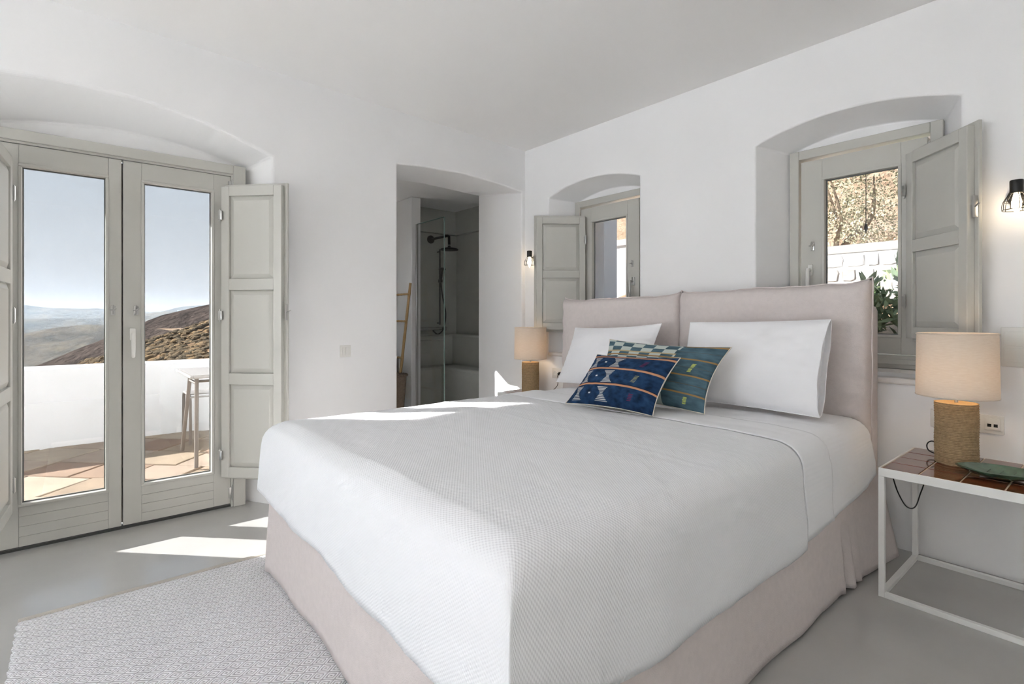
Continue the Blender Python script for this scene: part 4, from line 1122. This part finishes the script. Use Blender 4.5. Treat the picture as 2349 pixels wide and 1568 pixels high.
# village on the far slope
def h_vill(x, y):
    px, d = pxof(x, y); t = min(1, abs(x + 1730) / 420)
    yy = ridge([(280, 726), (330, 716), (350, 713), (400, 711), (430, 709), (480, 716), (540, 726)], px)
    return -95 + (1.2 + (726 - yy) / 1194 * d - 3 + 95) * (1 - t) ** 0.7 + 3 * fbm((x, y, 0), 0.02, 4)
rv = random.Random(5); hm = None
M_house = mat('village_white', srgb(245, 245, 245), 0.9)
vill = []
for i in range(40):
    px = rv.choice((rv.gauss(358, 14), rv.gauss(412, 12), rv.gauss(372, 10))); yy = rv.uniform(713, 722) if px < 390 else rv.uniform(710, 718)
    ang = (px - 1174.5) / 1194; d = 1500.0 + rv.uniform(-60, 60)
    dx, dy = -0.7666 + 0.6421 * ang, 0.6421 + 0.7666 * ang
    s_ = rv.uniform(0.8, 1.3)
    if any(math.hypot(dx * d - a, dy * d - c) < 12 for a, c in vill): continue
    vill.append((dx * d, dy * d))
    if hm is None:
        b = MB(); b.box((-3.5, -2.5, 0), (3.5, 2.5, 3.2)); b.box((-3.5, -2.5, 3.2), (0.2, 2.5, 5.2)); hobj = b.build('village_house', M_house); hm = hobj.data
    else: hobj = link(bpy.data.objects.new('village_house', hm))
    hobj.location = (dx * d, dy * d, min(1.2 + (726 - yy) / 1194 * d - 4, h_vill(dx * d, dy * d) - 1)); hobj.scale = (s_, s_, s_); hobj.rotation_euler = (0, 0, rv.uniform(0, 3))
    tag(hobj, 'small white village house on the far blue slope', 'house', 'white village houses on the far slope')
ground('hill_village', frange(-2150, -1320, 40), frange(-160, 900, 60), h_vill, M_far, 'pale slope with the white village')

# low shrubs on the near hillside
M_shrub = terrain_mat('scrub_leaf', [srgb(84, 76, 66), srgb(104, 94, 80), srgb(122, 106, 88)], 6.0, bump=1.0, bscale=18, dist=0.10)
n_ = M_shrub.node_tree.nodes; l_ = M_shrub.node_tree.links
g_ = n_.new('ShaderNodeNewGeometry'); rp = n_.new('ShaderNodeValToRGB'); mx_ = n_.new('ShaderNodeMix'); mx_.data_type = 'RGBA'; mx_.inputs['Factor'].default_value = 0.65
rp.color_ramp.elements[0].color = srgb(78, 70, 60); rp.color_ramp.elements[1].color = srgb(176, 146, 108)
for q_, c_ in ((0.35, srgb(108, 96, 78)), (0.7, srgb(136, 114, 88))): rp.color_ramp.elements.new(q_).color = c_
l_.new(g_.outputs['Random Per Island'], rp.inputs[0]); src = n_['Principled BSDF'].inputs['Base Color'].links[0].from_socket
l_.new(src, mx_.inputs['A']); l_.new(rp.outputs[0], mx_.inputs['B']); l_.new(mx_.outputs['Result'], n_['Principled BSDF'].inputs['Base Color'])
rs = random.Random(11); V = []; F = []
ico = bmesh.new(); bmesh.ops.create_icosphere(ico, subdivisions=2, radius=1.0); iv = [v.co.copy() for v in ico.verts]; iff = [[v.index for v in f.verts] for f in ico.faces]; ico.free()
for k in range(3600):
    x = -8.5 - 25 * rs.random() ** 0.8; y = -0.30 * x * rs.uniform(-0.4, 0.9) + rs.uniform(-2.5, 2.0)
    y = min(y, 8.2); r = rs.uniform(0.07, 0.17) * (1 + (-x - 8) * 0.02); z = h_near(x, y); b0 = len(V); sd = rs.uniform(0, 50)
    for v in iv:
        q = 1 + 0.45 * fbm((v.x * 2 + sd, v.y * 2, v.z * 2), 1.2, sd); V.append((x + v.x * r * q, y + v.y * r * q, z + max(-0.1, v.z) * r * 0.50 * q))
    F += [[i + b0 for i in f] for f in iff]
o = pydata('hillside_scrub', V, F, M_shrub, None, True); tag(o, 'low dry cushion shrubs covering the brown hillside', 'shrubs', kind='stuff')

# garden behind the headboard wall -------------------------------
def h_back(x, y):
    t = min(1, max(0, (y - 5.5) / 3.1)); z = 0.45 + 1.05 * t * t * (3 - 2 * t)
    if y > 8.6: z = 1.5 + 0.20 * (y - 8.6) + 0.28 * max(0, y - 12)
    q = min(1, max(0, (-x - 7) / 4))
    z = z * (1 - q) + (0.45 + 0.08 * max(0, y - 6) + 0.5 * max(0, y - 19)) * q
    return z + (0.35 * fbm((x, y, 0), 0.25, 3) * (1 - 0.7 * q) if y > 9 else 0)
ground('hillside_back', frange(-40, 12, 104), [3.92, 5, 5.5, 6, 6.5, 7, 7.5, 8, 8.5] + frange(9, 60, 80), h_back, M_pale, 'pale dry hillside rising behind the house')
# dry-stone garden wall, stone by stone
M_stones = [mat('limewashed_stone_%d' % i, srgb(*c), 0.95, var=0.06, vscale=14, bump=0.4, bscale=25, spec=0.1) for i, c in enumerate([(186, 183, 180), (176, 170, 164), (190, 188, 186), (170, 164, 158)])]
M_lime = mat('white_lime_mortar', srgb(178, 176, 173), 0.95, bump=0.3, bscale=20)
gw = empty('garden_wall', (-2.4, 8.05, 0.4)); tag(gw, 'white limewashed rubble stone garden wall below the hillside', 'wall')
box('mortar_core', (-2.75, 0.016, 0), (3.4, 0.40, 1.66), M_lime, gw)
MB().box((-2.75, 0.0, 1.66), (3.4, 0.45, 1.78), 0.03).build('wall_cap', M_lime, gw)
rq = random.Random(9); z = 0.10
while z < 1.6:
    hgt = min(rq.uniform(0.13, 0.22), 1.66 - z); x = -2.6 + rq.uniform(0, 0.2)
    while x < 1.6:
        wd = rq.uniform(0.14, 0.36); n = 9; cx, cz = x + wd / 2, z + hgt / 2
        P = []
        for i in range(n):
            a = 2 * math.pi * i / n + rq.uniform(-0.15, 0.15); sx = abs(math.cos(a)) ** 0.42 * (1 if math.cos(a) > 0 else -1); sz = abs(math.sin(a)) ** 0.42 * (1 if math.sin(a) > 0 else -1)
            P.append((cx + sx * (wd / 2 - 0.006) * rq.uniform(0.88, 1.0), cz + sz * (hgt / 2 - 0.006) * rq.uniform(0.88, 1.0)))
        V = [(p[0], 0.06, p[1]) for p in P] + [(p[0], 0.012, p[1]) for p in P] + [(p[0] + (cx - p[0]) * 0.12, 0.004 + rq.uniform(-0.008, 0.004), p[1] + (cz - p[1]) * 0.12) for p in P]
        F = [tuple(2 * n + i for i in range(n))] + [(a * n + i, a * n + (i + 1) % n, (a + 1) * n + (i + 1) % n, (a + 1) * n + i) for a in (0, 1) for i in range(n)]
        MB().mesh(V, F).build('stone', M_stones[rq.randrange(4)], gw); x += wd
    z += hgt
# leafy trees and the oleander
def leaf_mat(name, c0, c1):
    m = bpy.data.materials.new(name); m.use_nodes = True
    n = m.node_tree.nodes; l = m.node_tree.links; p = n['Principled BSDF']; p.inputs['Roughness'].default_value = 0.6
    g = n.new('ShaderNodeNewGeometry'); mx = n.new('ShaderNodeMix'); mx.data_type = 'RGBA'
    mx.inputs['A'].default_value = c0; mx.inputs['B'].default_value = c1
    l.new(g.outputs['Random Per Island'], mx.inputs['Factor']); l.new(mx.outputs['Result'], p.inputs['Base Color']); return m
M_olive = leaf_mat('silvery_leaf', srgb(140, 138, 106), srgb(200, 196, 168))
M_olean = leaf_mat('oleander_leaf', srgb(74, 96, 58), srgb(158, 172, 128))
M_bark = mat('grey_bark', srgb(150, 132, 112), 0.95, var=0.2, vscale=20)
def leafy(name, loc, rx, rz, zc, n, size, asp, material, seed, label, group=None, stems=3):
    rn = random.Random(seed); root = empty(name, loc); tag(root, label, 'tree' if 'tree' in name else 'shrub', group)
    V = []; F = []
    clumps = [(Vector((rn.gauss(0, .5), rn.gauss(0, .5), rn.gauss(0, .5))), rn.uniform(0.3, 0.5)) for _ in range(22)]
    for i in range(n):
        c, cr = rn.choice(clumps)
        d = Vector((rn.gauss(0, 1), rn.gauss(0, 1), rn.gauss(0, 1))).normalized() * cr * rn.random() ** 0.4
        q = c + d
        if q.length > 1.05: q = q.normalized() * rn.uniform(0.85, 1.05)
        p = Vector((q.x * rx, q.y * rx, zc + q.z * rz))
        a = Vector((rn.gauss(0, 1), rn.gauss(0, 1), rn.gauss(0, 1) + 0.5)).normalized(); b_ = a.cross(Vector((rn.gauss(0, 1), rn.gauss(0, 1), rn.gauss(0, 1)))).normalized()
        s_ = size * rn.uniform(0.6, 1.3); k = len(V)
        V += [p, p + a * s_ * 0.5 + b_ * s_ * asp, p + a * s_, p + a * s_ * 0.5 - b_ * s_ * asp]; F.append((k, k + 1, k + 2, k + 3))
    o = pydata('foliage', V, F, material, root); o['kind'] = 'stuff'
    for i in range(stems):
        b = MB(); x = rn.uniform(-0.25, 0.25) * rx; tx, ty = rn.uniform(-0.5, 0.5) * rx, rn.uniform(-0.5, 0.5) * rx
        b.tube(smoothpath([(x * 0.3, 0, -0.3), (x * 0.6, ty * 0.2, zc * 0.4), (tx * 0.7 + 0.1, ty * 0.6, zc * 0.8), (tx, ty, zc + rz * 0.5)], 5), [0.09 * rx * (1 - t / 18) for t in range(16)], 6); b.build('trunk', M_bark, root, True)
    return root
G = 'silvery trees on the back hillside'
for i, (x, y, rx, rz, lb) in enumerate(((-3.35, 10.6, 1.0, 1.0, 'silvery green bushy tree on the hillside left of the hanging cord'), (-1.75, 12.4, 0.85, 0.95, 'silvery green bushy tree on the hillside behind the hanging cord'),
                                    (-0.3, 14.6, 0.8, 0.8, 'small silvery tree on the hillside beside the shutter'), (-14.5, 21.5, 1.6, 1.5, 'silvery tree above the neighbour house'))):
    leafy('hill_tree', (x, y, h_back(x, y)), rx, rz, rz * 1.25, 8500, 0.050, 0.26, M_olive, 40 + i, lb, G)
leafy('oleander', (-1.28, 6.1, 0.45), 0.55, 0.62, 0.72, 2600, 0.15, 0.16, M_olean, 77, 'dark green oleander bush in front of the stone garden wall', None, 5)
# wing of the house beside the small window and a neighbour house
o = MB().box((-6.1, BY + 0.21, -0.2), (-3.78, 4.74, 3.2), 0.02).build('wall_exterior', M_ext); tag(o, 'shaded whitewashed house wing outside the small window', kind='structure')
nh = empty('neighbour_house', (-12.2, 15.6, h_back(-12.2, 15.6) - 0.1)); tag(nh, 'small white flat-roofed house on the slope outside the far window', 'house')
M_blue = mat('grey_blue_shutter', srgb(150, 160, 172), 0.6)
MB().box((-1.8, 0, 0), (1.8, 3.0, 2.7), 0.02).build('wall', M_ext, nh); MB().box((-1.95, -0.15, 2.7), (1.95, 3.15, 2.9), 0.02).build('roof', M_ext, nh)
for x in (-0.9, 0.5):
    f = MB().box((x - 0.42, -0.04, 0.7), (x + 0.42, 0.01, 2.1), 0.01).build('window', M_ext, nh); box('pane', (x - 0.34, -0.05, 0.78), (x + 0.34, -0.038, 2.02), M_blue, f)

# ------------------------------------------------------------------ sea haze between the terrace and the mountains
hz = bpy.data.materials.new('sea_haze'); hz.use_nodes = True
n = hz.node_tree.nodes; n.clear(); ho = n.new('ShaderNodeOutputMaterial'); vs = n.new('ShaderNodeVolumeScatter')
vs.inputs['Color'].default_value = (0.29, 0.37, 0.47, 1); vs.inputs['Density'].default_value = 0.00034; vs.inputs['Anisotropy'].default_value = 0.2
hz.node_tree.links.new(vs.outputs[0], ho.inputs['Volume'])
o = box('sea_haze', (-5600, -4200, -140), (-130, 4200, 105), hz); tag(o, 'thin blue haze hanging over the valley', 'haze', kind='stuff')
